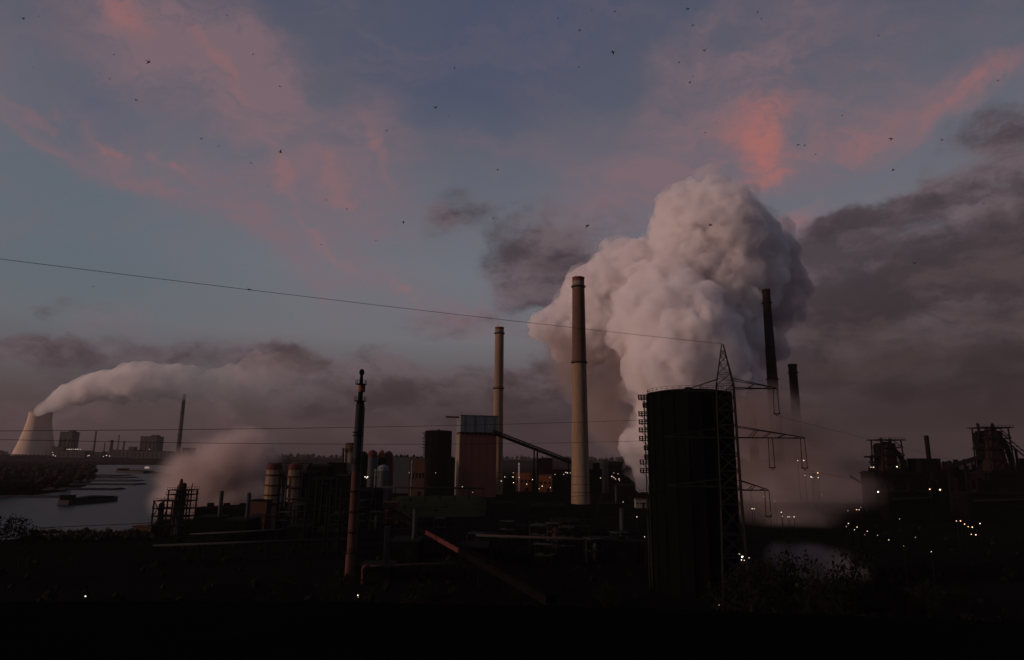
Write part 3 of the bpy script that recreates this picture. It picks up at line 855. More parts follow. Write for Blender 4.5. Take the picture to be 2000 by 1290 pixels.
MB().lathe([(0.9, tz(978)), (0.9, tz(946)), (0.2, tz(943))], 12, c=(X(346.5), 1.5)).build('vent_pipe', M['steel'], tw)
MB().lathe([(1.4, 0.5), (1.4, tz(1000)), (0.4, tz(996))], 14, c=(X(351), -2.4)).build('pale_vessel', M['blue'], tw)
MB().lathe([(1.2, 0.5), (1.2, tz(985)), (0.4, tz(981))], 14, c=(X(313), -1.0)).build('side_vessel', M['steel'], tw)
MB().bar((X(363), 0, tz(957)), (X(365), 0, tz(944)), 0.35).build('lamp_mast', M['rust'], tw)
ts = thing('control_hut', 'small brown hut at the river edge below the lattice tower', 'hut', base(282, 1046, 290))
MB().box((0, 0, 1.8), (8, 5, 4.2)).build('wall', M['rust'], ts)
MB().box((0, 0, 4.1), (8.6, 5.6, 0.35)).build('roof', M['rust'], ts)
MB().box((1.5, -2.53, 1.3), (1.1, 0.1, 2.2)).build('door', M['steel'], ts)

# ------------------------------------------------------------------ two banded columns
BY = 322.0
def banded(px, py_top, px_b, w, bands, label, m1):
    b = base(px_b, 1026, BY)
    t = thing('banded_column', label, 'column', b, 'ringed columns of the gas works')
    r = w * BY / F * ray(px, 960).length / 2
    z = lambda py: zat(px, py, BY) - b.z
    MB().lathe([(r, -0.5), (r, z(918))], 28, top=False).build('shell', m1, t)
    MB().lathe([(r, z(918)), (r * 1.02, z(915)), (r * 0.95, z(909)), (r * 0.8, z(906)), (r * 0.3, z(904))], 28).build('red_head', M['redp'], t)
    for py in bands:
        MB().lathe([(r, z(py) - 0.35), (r + 0.75, z(py) - 0.2), (r + 0.75, z(py) + 0.35), (r, z(py) + 0.35)], 28, top=False).build('band', M['rust'], t)
    for s in (-0.5, 0.6):
        MB().tube([(r * 0.9 + 0.5, -r * s, 0), (r * 0.9 + 0.5, -r * s, z(925)), (r * 0.4, -r * s * 0.5, z(908))], 0.3, 8).build('downpipe', M['steel'], t)
    ld = MB()
    for s in (-0.25, 0.25): ld.bar((-r * 0.5 + s, -r - 0.35, 0), (-r * 0.5 + s, -r - 0.35, z(906)), 0.08)
    ld.build('ladder', M['steel'], t)
banded(537, 905, 527, 27, [928, 948, 967, 984, 1008], 'nearer cream column ringed with rusty bands under an orange head', M['cream'])
banded(577, 905, 569, 25, [931, 953, 974, 981, 1010], 'darker ringed column just right of the cream banded one', mat('sooty_shell', (0.13, 0.09, 0.06), 0.8, 0.3, 0.3, streak=True))
br = thing('platform_bridge', 'thin steel platform spanning the tops of the two ringed columns', 'platform', base(558, 1026, BY + 1))
bz = lambda py: zat(558, py, BY) - br.location.z
wbr = 80 * BY / F
MB().box((0, 0, bz(905)), (wbr, 3, 0.35)).build('deck', M['steel'], br)
rl = MB()
for i in range(13):
    x = -wbr / 2 + wbr * i / 12
    rl.bar((x, -1.4, bz(905)), (x, -1.4, bz(905) + 1.2), 0.1)
rl.bar((-wbr / 2, -1.4, bz(905) + 1.2), (wbr / 2, -1.4, bz(905) + 1.2), 0.1)
rl.build('railing', M['steel'], br)
for i in (-0.46, -0.02, 0.46):
    MB().bar((wbr * i, 5.2, -0.4), (wbr * i, 1.0, bz(905)), 0.6).build('post', M['steel'], br)
MB().bar((wbr * -0.05, 0, bz(905)), (wbr * -0.05, 0, bz(893)), 0.15).build('lightning_rod', M['steel'], br)
MB().bar((wbr * 0.42, 0, bz(905)), (wbr * 0.42, 0, bz(888)), 0.15).build('lightning_rod', M['steel'], br)

# ------------------------------------------------------------------ plain buildings, tanks and silos
def building(name, label, px0, px1, top, Y, depth, wall, roofm, group=None, extras='', rz=0.0, cat='building', win=0):
    pxm = (px0 + px1) / 2
    b = base(pxm, top, Y)
    w = (px1 - px0) * Y / F
    h = zat(pxm, top, Y) - b.z
    t = thing(name, label, cat, b, group, rz)
    MB().box((0, depth / 2, h / 2 - 0.5), (w, depth, h + 1)).build('wall', wall, t)
    if 'g' in extras:
        hh = min(3.5, w * 0.12)
        rf = MB(); vv = [(-w / 2 - 0.3, -0.3, h), (w / 2 + 0.3, -0.3, h), (w / 2 + 0.3, depth + 0.3, h), (-w / 2 - 0.3, depth + 0.3, h), (-w / 2 - 0.3, depth / 2, h + hh), (w / 2 + 0.3, depth / 2, h + hh)]
        rf.add(vv, [(3, 2, 1, 0), (0, 1, 5, 4), (2, 3, 4, 5), (1, 2, 5), (3, 0, 4)]); rf.build('roof', roofm, t)
    else:
        MB().box((0, depth / 2, h + 0.2), (w + 0.6, depth + 0.6, 0.5)).build('roof', roofm, t)
    if 'v' in extras:
        for i in range(3): MB().box((-w * 0.3 + i * w * 0.3, depth * 0.5, h + 1.3), (w * 0.09, w * 0.09, 2.2)).build('roof_vent', roofm, t)
    if 's' in extras:
        MB().lathe([(0.9, h), (0.8, h + 11)], 14, c=(w * 0.28, depth * 0.4)).build('stack', M['gal'], t)
    if 'p' in extras:
        MB().tube([(-w / 2 - 0.8, -0.8, 0), (-w / 2 - 0.8, -0.8, h * 0.8), (-w / 2 + 0.5, 0.5, h * 0.9)], 0.5, 8).build('pipe', M['gal'], t)
    for i in range(win):
        MB().box((-w / 2 + w * (i + 0.5) / win, -0.04, h * 0.55), (w / win * 0.5, 0.12, h * 0.14)).build('window', M['holder'], t)
    if 'c' in extras:
        rk = random.Random(int(px0))
        for i in range(14):
            bw, bh = w * rk.uniform(0.02, 0.09), rk.uniform(1.5, 9)
            xx = rk.uniform(-0.47, 0.47) * w; yy = depth * rk.uniform(0.05, 0.8)
            if i % 4 == 3: MB().lathe([(0.7, h), (0.6, h + bh * 1.3), (0.95, h + bh * 1.3 + 0.3)], 10, c=(xx, yy)).build('vent_pipe', roofm, t)
            else: MB().box((xx, yy, h + bh / 2), (bw, bw * 0.8, bh)).build('roof_house', wall, t)
        MB().tube([(-w * 0.45, -1.2, h * 0.75), (w * 0.2, -1.2, h * 0.8), (w * 0.22, -0.5, h + 2.5), (w * 0.4, 1.5, h + 3)], 0.9, 8).build('duct', roofm, t)
    if 'd' in extras: MB().box((w * 0.2, -0.06, 2.0), (min(4, w * 0.2), 0.14, 4.0)).build('door', M['steel'], t)
    return t
def tank(name, label, px0, px1, top, Y, m, headm, group=None, cat='tank', rings=2, dome=0.12):
    pxm = (px0 + px1) / 2
    b = base(pxm, top, Y); r = (px1 - px0) * Y / F / 2; h = zat(pxm, top, Y) - b.z
    t = thing(name, label, cat, b, group)
    MB().lathe([(r, -0.5), (r, h * 0.84)], 28, top=False).build('shell', m, t)
    MB().lathe([(r * 1.01, h * 0.84), (r * 1.01, h * (1 - dome)), (r * 0.8, h * (1 - dome / 3)), (r * 0.2, h)], 28).build('head', headm, t)
    for i in range(rings):
        z = h * (0.28 + 0.5 * i / max(1, rings))
        MB().lathe([(r, z - 0.15), (r + 0.14, z - 0.15), (r + 0.14, z + 0.15), (r, z + 0.15)], 28, top=False).build('band', M['gal'], t)
    railing(MB(), r * 0.98, h * (1 - dome), 14, 1.1, 0.09).build('railing', M['steel'], t)
    MB().bar((-r * 0.7, -r * 0.8, 0), (-r * 0.7, -r * 0.8, h * 0.9), 0.25).build('ladder', M['steel'], t)
    return t
tank('silo', 'pale silo with a red-brown head behind the flare stack', 675, 699, 865, 480, M['pale'], M['rust'], cat='silo', dome=0.03)
tank('silo', 'dim brownish silo close right of the flare stack', 703, 719, 882, 520, M['shed'], M['shed'], cat='silo')
tank('storage_tank', 'blue-grey tank with a red top in the tank cluster', 718, 738, 879, 560, M['blue'], M['redp'])
tank('storage_tank', 'orange-topped brown tank in the middle of the tank cluster', 740, 752, 879, 565, M['shed'], M['oran'])
tank('storage_tank', 'dull red tank at the right end of the tank cluster', 751, 768, 881, 570, M['rust'], M['rustpipe'])
tank('storage_tank', 'dark grey tank low in front of the tank cluster', 738, 760, 908, 520, M['blue'], M['clad'])
tank('storage_tank', 'slim pale vertical tank by the tank cluster', 731, 737, 916, 470, M['pale'], M['pale'])
building('cladded_hall', 'dark grey hall between the tank cluster and small gasholder', 770, 812, 893, 640, 30, M['blue'], M['steel'], extras='v')
building('brown_works_building', 'dull brown building tucked against the small gasholder', 800, 830, 897, 600, 20, M['rust'], M['rust'], win=5, extras='d')
tank('silo', 'slim pale pipe-like silo before the dull brown building', 803, 808, 899, 560, M['pale'], M['pale'], cat='silo')
building('annex', 'black annex leaning on the right of the small gasholder', 874, 886, 895, 700, 16, M['holder'], M['steel'])
building('brown_hut', 'brown box house at the foot of the cream ringed column', 488, 521, 979, 312, 10, M['rust'], M['steel'], extras='d')
building('quench_wharf', 'long low dark wharf with conveyors under the soft steam', 384, 486, 994, 318, 8, M['shed'], M['steel'], extras='v')
building('orange_shed', 'orange-brown shed with a thin white flue between the chimneys', 1008, 1038, 924, 700, 16, M['oran'], M['gal'], extras='d', win=4)
building('orange_shed', 'orange and dull red shed under the conveyor trestle', 1052, 1078, 929, 690, 16, M['oran'], M['redp'], extras='d', win=3)
tank('flue', 'thin white flue rising from the orange-brown shed', 1012.5, 1015.5, 904, 695, M['white'], M['white'], cat='flue', rings=0)
building('process_building', 'dark block behind the conveyor trestle', 1050, 1079, 896, 900, 30, M['shed'], M['shed'], extras='p')
tank('silo', 'blue-grey silo with a lit pale side right of the taller chimney', 1166, 1187, 899, 680, M['blue'], M['blue'], cat='silo', dome=0.04)
tank('silo', 'narrow pale strip added as the lit left side of the blue-grey silo', 1160, 1168, 903, 676, M['pale'], M['pale'], cat='silo', dome=0.04)  # lit flank of the blue-grey silo, put in as a separate pale tank
building('white_hut', 'small pale hut at the foot of the white steam', 1242, 1262, 976, 480, 6, M['pale'], M['rust'], extras='d', win=3)
rr_ = random.Random(4)
dark = [(1186, 1232, 908, 800), (1205, 1240, 950, 560), (1080, 1118, 918, 760), (600, 640, 912, 430), (640, 672, 905, 470), (586, 612, 925, 380), (608, 650, 938, 330), (655, 684, 930, 360), (380, 430, 1012, 280),
        (430, 480, 1018, 270), (690, 740, 960, 420), (985, 1010, 935, 720), (1440, 1480, 985, 420), (1500, 1550, 990, 430), (1600, 1650, 985, 420), (960, 1010, 985, 420), (1040, 1100, 990, 400), (1170, 1215, 985, 430),
        (560, 600, 1030, 270), (620, 670, 1040, 250), (700, 760, 1110, 190), (760, 815, 1060, 230), (900, 950, 1070, 220), (1150, 1240, 1060, 230), (1010, 1060, 1030, 280), (1080, 1130, 1020, 300)]
for i, (a, b_, top, Y) in enumerate(dark):
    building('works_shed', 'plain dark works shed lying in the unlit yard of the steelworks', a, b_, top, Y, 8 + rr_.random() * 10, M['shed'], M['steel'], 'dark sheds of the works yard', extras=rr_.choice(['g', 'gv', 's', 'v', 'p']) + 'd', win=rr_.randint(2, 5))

# thin columns, masts and pipes left of the flare
def mast(px, top, Y, label, lattice=False, w=0.5, group=None):
    b = base(px, top, Y); h = zat(px, top, Y) - b.z
    t = thing('lattice_mast' if lattice else 'steel_column', label, 'mast', b, group)
    if lattice:
        for sx, sy in ((-1, -1), (1, -1), (1, 1), (-1, 1)): MB().bar((sx * w * 1.6, sy * w * 1.6, -0.4), (sx * w * 0.5, sy * w * 0.5, h), 0.22).build('leg', M['steel'], t)
        n = int(h / (w * 2.6))
        for i in range(n):
            f = lambda k: w * (1.6 - 1.1 * k / n)
            for s in (-1, 1):
                MB().bar((-f(i), s * f(i), h * i / n), (f(i + 1), s * f(i + 1), h * (i + 1) / n), 0.14).build('brace', M['steel'], t)
                MB().bar((s * f(i), -f(i), h * i / n), (s * f(i + 1), f(i + 1), h * (i + 1) / n), 0.14).build('brace', M['steel'], t)
        MB().box((0, 0, h), (w * 4, w * 2, 0.4)).build('lamp_bar', M['steel'], t)
    else:
        MB().tube([(0, 0, -0.4), (0, 0, h)], [w * 0.6, w * 0.45], 8).build('shaft', M['gal' if px > 700 else 'steel'], t)
        MB().box((0, 0, h * 0.82), (w * 5, w * 3, 0.2)).build('platform', M['steel'], t)
        MB().box((0, 0, h * 0.5), (w * 4, w * 3, 0.2)).build('platform', M['steel'], t)
        MB().tube([(w * 1.5, 0, 0), (w * 1.5, 0, h * 0.82)], w * 0.2, 6).build('side_pipe', M['steel'], t)
    return t
for px, top, Y in ((607, 918, 300), (620, 930, 270), (632, 922, 280), (648, 940, 250), (660, 935, 290), (600, 955, 255), (640, 968, 235), (668, 952, 240), (556, 930, 318)):
    mast(px, top, Y, 'dark slender process column among the pipework left of the flare stack', False, 0.9, 'slender process columns')
mast(1590, 926, 400, 'dark lattice floodlight mast rising from the lit yard', True, 1.3)
mast(400, 1062, 175, 'thin pale lamp column in the dark foreground', False, 0.3)
rt_ = random.Random(21)
tangle = [(1052, 1026, 250), (1082, 1022, 262), (1106, 1030, 246), (1064, 1062, 222), (1210, 1040, 235), (1160, 1052, 230), (990, 1018, 270), (930, 1042, 245), (860, 1012, 300), (700, 978, 330), (735, 1000, 320), (660, 1004, 262), (585, 985, 300), (560, 1000, 290), (505, 1006, 300), (455, 1014, 285)]
for px, top, Y in tangle:
    b = base(px, top, Y); h = zat(px, top, Y) - b.z
    t = thing('equipment_frame', 'frame', 'frame', b, 'open steel equipment frames', rt_.uniform(-0.4, 0.4))
    w, d = rt_.uniform(2.5, 6), rt_.uniform(2.5, 5)
    for sx in (-1, 1):
        for sy in (-1, 1): MB().box((sx * w / 2, sy * d / 2, h / 2 - 0.3), (0.3, 0.3, h + 0.6)).build('column', M['steel'], t)
    nf = max(2, int(h / 3.2))
    for k in range(1, nf + 1):
        MB().box((0, 0, h * k / nf), (w + 0.8, d + 0.8, 0.2)).build('floor', M['gal'], t)
        MB().bar((-w / 2, -d / 2, h * (k - 1) / nf), (w / 2, -d / 2, h * k / nf), 0.16).build('brace', M['steel'], t)
    MB().lathe([(w * 0.22, 0.3), (w * 0.22, h * 0.75), (w * 0.1, h * 0.85)], 14, c=(w * 0.1, 0)).build('vessel', M[rt_.choice(['shed', 'rust', 'gal', 'shed'])], t)
    MB().tube([(-w * 0.7, 0, 0), (-w * 0.7, 0, h * 0.9), (-w * 0.3, 0, h * 1.05), (w * 1.6, 0, h * 1.05), (w * 1.6, 0, 0)], 0.22, 8).build('pipe', M[rt_.choice(['gal', 'shed', 'rustpipe'])], t)
mast(730, 915, 380, 'pale vertical pipe column right of the flare stack', False, 1.2)

def pipe_bridge(label, p0, p1, n, pipes, group=None, name='pipe_bridge'):
    p0, p1 = Vector(p0), Vector(p1)
    o = Vector((p0.x, p0.y, 0))
    t = thing(name, label, 'pipe bridge', o, group)
    d = (p1 - p0).normalized(); nn = Vector((-d.y, d.x, 0))
    for off, r, m in pipes:
        v = nn * off
        MB().tube([p0 - o + v, p1 - o + v], r, 10).build('pipe', M[m], t)
    for i in range(n + 1):
        p = p0.lerp(p1, i / n); gz = terrain(p.x, p.y)
        tr = MB()
        for s in (-1.6, 1.6): tr.bar(p - o + nn * s + Vector((0, 0, gz - p.z - 0.4)), p - o + nn * s, 0.35)
        tr.bar(p - o - nn * 2 - Vector((0, 0, 0.5)), p - o + nn * 2 - Vector((0, 0, 0.5)), 0.4)
        tr.build('trestle', M['steel'], t)
    return t
pipe_bridge('long grey pipe bridge running level before the coal tower', at(742, 952, 470), at(944, 954, 500), 7, [(-1.0, 0.7, 'gal'), (0.9, 0.5, 'gal')])
pipe_bridge('pipe bridge crossing low in the dark foreground with a red bend', at(706, 1107, 190), at(886, 1101, 205), 5, [(-0.7, 0.45, 'rustpipe'), (0.8, 0.35, 'gal')])
pipe_bridge('dim pipe bridge behind the lattice tower and under the steam', at(372, 1044, 265), at(640, 1030, 275), 8, [(-0.7, 0.4, 'gal'), (0.8, 0.35, 'shed')])
pipe_bridge('dark pipe bridge crossing between the red conveyor and the big gasholder', at(930, 1046, 240), at(1262, 1058, 232), 9, [(-0.7, 0.4, 'gal'), (0.8, 0.35, 'rustpipe')])
pipe_bridge('low pipe bridge running under the slender columns towards the river', at(300, 1066, 215), at(690, 1052, 228), 9, [(-0.7, 0.4, 'gal'), (0.8, 0.35, 'shed')])
pipe_bridge('short pipe bridge left of the brown box house', at(420, 990, 330), at(520, 985, 326), 4, [(-0.7, 0.5, 'shed'), (0.8, 0.35, 'gal')])
mp = thing('red_standpipe', 'red upright pipe bend at the left end of the foreground pipe bridge', 'pipe', base(709, 1130, 188))
MB().tube([(0, 0, -0.3), (0, 0, zat(709, 1112, 188)), (0.2, 0, zat(709, 1108, 188)), (1.6, 0.3, zat(709, 1106, 188))], 0.6, 10).build('pipe', M['redp'], mp)
MB().lathe([(0.9, 1.0), (0.9, 1.3)], 12).build('flange', M['steel'], mp)

# red panelled conveyor running diagonally towards the viewer
ga, gb_ = Vector(at(752, 986, 372)), Vector(at(1078, 1152, 140))
ga.z = 6.6; gb_.z = 6.2
rc = thing('ground_conveyor', 'long low conveyor gallery with red panels crossing the dark yard diagonally', 'conveyor', (ga.x, ga.y, 0))
o_ = Vector((ga.x, ga.y, 0)); dv = gb_ - ga; n = 34
MB().bar(ga - o_ - Vector((0, 0, 0.9)), gb_ - o_ - Vector((0, 0, 0.9)), 2.4, 0.3).build('deck', M['steel'], rc)
MB().bar(ga - o_ + Vector((0, 0, 0.95)), gb_ - o_ + Vector((0, 0, 0.95)), 2.6, 0.16).build('roof', M['shed'], rc)
d1 = dv.normalized(); side = Vector((-d1.y, d1.x, 0)).normalized()
if side.x > 0: side = -side
for i in range(n):
    a, b_ = ga + dv * ((i + 0.04) / n), ga + dv * ((i + 0.96) / n)
    red = 17 <= i <= 23 or i in (2, 3)
    for s in (1, -1):
        pnl = MB().bar(a - o_ + side * 1.65 * s, b_ - o_ + side * 1.15 * s, 0.1, 1.5).build('panel', M['redp' if red else 'shed'], rc)
    if i % 3 == 0:
        tr = MB()
        for s in (-1.4, 1.4): tr.bar(a - o_ + side * s + Vector((0, 0, -a.z - 0.3)), a - o_ + side * s * 0.7 - Vector((0, 0, 1.0)), 0.28)
        tr.build('trestle', M['steel'], rc)
hf = thing('transfer_tower', 'small orange-red steel transfer tower at the head of the red conveyor', 'tower', base(762, 1020, 350))
hz_ = zat(762, 992, 350)
for sx in (-3, 3):
    for sy in (-3, 3): MB().bar((sx, sy, -0.3), (sx, sy, hz_), 0.8).build('leg', M['oran' if sx > 0 else 'rust'], hf)
for k in range(3):
    MB().box((0, 0, hz_ * (k + 1) / 3), (7.4, 7.4, 0.3)).build('floor', M['rust'], hf)
    MB().bar((-3, -3, hz_ * k / 3), (3, -3, hz_ * (k + 1) / 3), 0.35).build('brace', M['redp'], hf)
MB().box((0, 0, hz_ + 1.6), (8, 8, 3)).build('cabin', M['rust'], hf)
yl = thing('inclined_belt', 'short inclined belt with an orange rail by the grassy bank', 'conveyor', base(803, 1022, 345))
MB().bar((-4, 0, zat(800, 1005, 345)), (4, -6, 1.2), 1.6, 0.6).build('belt', M['steel'], yl)
MB().bar((-4, -1, zat(800, 1005, 345) + 1), (4, -7, 2.2), 0.35).build('rail', M['oran'], yl)
for s in (-3, 2): MB().bar((s, -1, -0.3), (s, -1, 3.2 - s * 0.6), 0.4).build('leg', M['steel'], yl)

ORD = 'leftmost second third fourth fifth sixth seventh eighth ninth tenth eleventh twelfth thirteenth fourteenth fifteenth sixteenth seventeenth eighteenth nineteenth twentieth'.split()
def ordinal(i, n):
    if i == 0: return 'leftmost'
    if i == n - 1: return 'rightmost'
    if i < 20: return ORD[i] + ' from the left'
    return ORD[n - 1 - i] + ' from the right'
def order(pairs, text):
    """label alike things by their order from the left"""
    pairs = sorted(pairs, key=lambda p: p[0])
    for i, (x, o) in enumerate(pairs): o['label'] = ordinal(i, len(pairs)) + ' ' + text
# ------------------------------------------------------------------ dark stacks half hidden by the steam
def foot(px, py, Y, dz=0.0):
    """foot below a point seen at pixel (px, py), distance Y"""
    x = at(px, py, Y).x
    return Vector((x, Y, terrain(x, Y) + dz))
def stack(px, top, Y, w_top, w_base, label, rings=()):
    b = foot(px, top, Y); h = zat(px, top, Y) - b.z
    t = thing('factory_stack', label, 'chimney', b, 'dark banded stacks by the steam')
    k = Y / F * ray(px, top).length
    r0, r1 = w_base * k / 2, w_top * k / 2
    n = 7
    for i in range(n):
        z0, z1 = h * i / n, h * (i + 1) / n
        f = lambda z: r0 + (r1 - r0) * z / h
        MB().lathe([(f(z0), z0), (f(z1), z1)], 30, top=False).build('band', M['stackred' if i % 2 == 0 else 'stackwhite'], t)
    MB().lathe([(r1 + 0.05, h - 3.2), (r1 + 0.5, h - 2.6), (r1 + 0.5, h), (r1 - 0.5, h), (r1 - 0.6, h - 5)], 30, top=False).build('rim', M['stackred'], t)
    for z in rings:
        r = r0 + (r1 - r0) * z
        p = MB().lathe([(r, h * z - 0.6), (r + 1.3, h * z), (r + 1.3, h * z + 0.2), (r, h * z + 0.2)], 30, top=False).build('gallery', M['steel'], t)
        railing(MB(), r + 1.2, h * z + 0.2, 20, 1.2, 0.1).build('railing', M['steel'], p)
    return t
stack(1496, 566, 640, 13, 24, 'tallest dark stack emerging from the right edge of the white steam', (0.55, 0.93))
stack(1547.5, 712, 700, 14, 17, 'short dark stack standing alone right of the tallest dark stack', (0.93,))
stack(1461, 690, 640, 12, 17, 'faint reddish stack showing dimly through the steam', (0.9,))

# ------------------------------------------------------------------ blast furnaces on the right
def furnace(label, Y, px_l, px_r, top, body_l, body_r, wide, prongs, jib, rz=0.0):
    pxm = (px_l + px_r) / 2
    b = foot(pxm, top, Y)
    k = Y / F
    t = thing('blast_furnace', label, 'blast furnace', b, 'blast furnaces')
    z = lambda py: zat(pxm, py, Y) - b.z
    w = (px_r - px_l) * k; wb = (body_r - body_l) * k
    hb = z(900)
    MB().box((0, 0, z(925) / 2), (wide * k, 20, z(925) + 1)).build('cast_house', M['shed'], t)
    MB().box((0, 0, z(924)), (wide * k + 2, 22, 0.8)).build('cast_house_roof', M['steel'], t)
    MB().lathe([(wb * 0.46, z(925)), (wb * 0.5, z(915)), (wb * 0.36, z(top + 12)), (wb * 0.2, z(top + 3))], 24).build('furnace_shaft', M['stackred'], t)
    MB().box((0, 3, (z(925) + z(top + 9)) / 2), (wb * 0.92, 9, z(top + 9) - z(925))).build('hoist_house', M['shed'], t)
    for sx in (-1, 1):
        for sy in (-1, 1):
            MB().bar((sx * w * 0.5, sy * 8, -0.5), (sx * w * 0.42, sy * 7, z(top)), 1.0).build('column', M['steel'], t)
    n = 5
    for i in range(n):
        zz = z(920) + (z(top) - z(920)) * i / (n - 1)
        ww = w * (0.96 if i in (0, 2) else 0.84) + (6 if i == n - 1 else 0)
        MB().box((0, 0, zz), (ww, 17, 0.7)).build('platform', M['steel'], t)
        rl = MB()
        for j in range(9):
            x = -ww / 2 + ww * j / 8
            rl.bar((x, -8.4, zz), (x, -8.4, zz + 1.5), 0.22)
        rl.bar((-ww / 2, -8.4, zz + 1.5), (ww / 2, -8.4, zz + 1.5), 0.22)
        rl.build('railing', M['steel'], t)
        if i:
            za = z(920) + (z(top) - z(920)) * (i - 1) / (n - 1)
            MB().bar((-w * 0.46, -8, za), (w * 0.0, -8, zz), 0.5).build('brace', M['steel'], t)
            MB().bar((w * 0.46, -8, za), (w * 0.0, -8, zz), 0.5).build('brace', M['steel'], t)
    for dx, hgt in prongs:
        MB().tube([(dx * k, 0, z(top + 30)), (dx * k, 0, z(top - hgt * 0.6)), (dx * k * 1.05, 0, z(top - hgt))], [1.4, 1.1, 0.7], 10).build('uptake', M['steel'], t)
    MB().box((0, 2, z(top + 16)), (wb * 0.8, 10, (z(top + 6) - z(top + 26)))).build('charging_house', M['shed'], t)
    for py, dx0, dx1 in jib:
        MB().box(((dx0 + dx1) / 2 * k, 0, z(py)), (abs(dx1 - dx0) * k, 5, 1.4)).build('side_gallery', M['steel'], t)
    MB().tube([(wb * 0.4, 4, z(top + 8)), (w * 0.75, 5, z(top + 34)), (w * 0.95, 6, z(920))], 1.7, 12).build('downcomer', M['shed'], t)
    return t
furnace('blast furnace with a flat overhanging top slab left of the slim stack', 500, 1708, 1752, 860, 1714, 1748, 84, [(-9, 4), (8, 3)], [(893, -42, -20), (904, -34, -20)])
furnace('taller blast furnace with pronged top at the right edge', 470, 1908, 1958, 836, 1912, 1954, 84, [(-22, 9), (6, 9)], [(876, -34, -20)])
sk = thing('skip_bridge', 'inclined skip bridge falling right from the taller blast furnace', 'conveyor', foot(1956, 858, 470))
a, b_ = at(1954, 852, 468), at(2040, 925, 455)
o_ = sk.location
MB().bar(a - o_, b_ - o_, 4.5, 0.8).build('deck', M['steel'], sk)
MB().bar(a - o_ + Vector((0, 0, 3.4)), b_ - o_ + Vector((0, 0, 3.4)), 4.5, 0.5).build('roof', M['steel'], sk)
for i in range(10):
    p, q2 = a.lerp(b_, i / 10) - o_, a.lerp(b_, (i + 1) / 10) - o_
    for s in (-2.2, 2.2): MB().bar(p + Vector((0, s, 0)), q2 + Vector((0, s, 3.4)), 0.4).build('truss_bar', M['steel'], sk)
for f in (0.35, 0.75):
    p = a.lerp(b_, f) - o_
    MB().bar((p.x, p.y, -o_.z - 0.3), p, 1.2).build('support', M['steel'], sk)
c0, c1 = at(1846, 914, 478), at(1916, 893, 472)
cb2 = thing('feed_conveyor', 'dark conveyor rising to the taller blast furnace from the left', 'conveyor', (c0.x, c0.y, 0))
o_ = cb2.location
MB().bar(c0 - o_, c1 - o_, 3.6, 3.0).build('gallery', M['steel'], cb2)
for f in (0.1, 0.55):
    p = c0.lerp(c1, f) - o_
    MB().bar((p.x - 1.5, p.y, -0.3), p, 0.9).build('trestle', M['steel'], cb2); MB().bar((p.x + 1.5, p.y, -0.3), p, 0.9).build('trestle', M['steel'], cb2)
building('stove_house', 'square dark stove house beneath the slim right hand stack', 1797, 1836, 897, 490, 16, M['shed'], M['steel'], extras='d', win=3)
tank('slim_stack', 'slim stack with a flared rim above the square stove house', 1805, 1813, 851, 492, M['shed'], M['steel'], cat='chimney', rings=3, dome=0.02)
tank('dust_catcher', 'rounded dark dust catcher between the stove house and taller furnace', 1848, 1860, 900, 485, M['shed'], M['shed'], cat='tank')
jb = thing('crane', 'dark crane jib leaning out of the smoke left of the furnaces', 'crane', foot(1690, 962, 470))
cz = lambda py: zat(1690, py, 470)
MB().bar((0, 0, -0.3), (0, 0, cz(945)), 1.4).build('tower', M['steel'], jb)
MB().bar((4, 0, cz(955)), (-10, 0, cz(930)), 1.3).build('jib', M['steel'], jb)
MB().box((0.5, 0, cz(946)), (3.4, 3, 3)).build('cab', M['steel'], jb)
for a_ in [('long low dark mill hall left of the furnaces', 1700, 1800, 922, 520, 12), ('dark mill hall stretching beneath the stove house', 1775, 1880, 918, 540, 14), ('dark hall right of the dust catcher beneath the feed conveyor', 1855, 1925, 925, 520, 12),
           ('dark hall at the right frame edge under the skip bridge', 1935, 2080, 916, 500, 14), ('dark stepped hall in front of the furnaces', 1735, 1850, 962, 400, 10), ('dark hall below the taller furnace in the foreground', 1890, 2060, 965, 390, 12)]:
    building('mill_hall', *a_, M['shed'], M['steel'], extras='cvd', win=9, group='dark mill halls by the furnaces')

# ------------------------------------------------------------------ far power plant beyond the river
PYF = 2960.0
ctb = foot(80, 806, PYF)
cto = thing('cooling_tower', 'pale hyperbolic cooling tower trailing vapour beyond the river', 'cooling tower', ctb)
hh = zat(80, 806, PYF) - ctb.z
kk = PYF / F * ray(80, 806).length * 0.985
prof = []
for i in range(25):
    f = i / 24
    wpx = 14.2 * (1 - f) ** 1.5 + 15.0 + 0.6 * max(0, f - 0.8) * 4
    prof.append((wpx * kk, hh * f))
prof[0] = (prof[0][0], 6.0)
MB().lathe(prof, 64, top=False).build('shell', M['cool'], cto)
MB().lathe([(prof[-1][0] + 0.4, hh - 3), (prof[-1][0] + 1.4, hh - 2.5), (prof[-1][0] + 1.4, hh), (prof[-1][0] - 1.2, hh), (prof[-1][0] - 1.5, hh - 20)], 64, top=False).build('rim', M['cool'], cto)
for i in range(36):
    a = 2 * math.pi * i / 36
    r = prof[0][0]
    MB().bar((r * 1.02 * math.cos(a), r * 1.02 * math.sin(a), -0.5), (r * math.cos(a + 0.08), r * math.sin(a + 0.08), 7.5), 1.2).build('raking_column', M['cool'], cto)
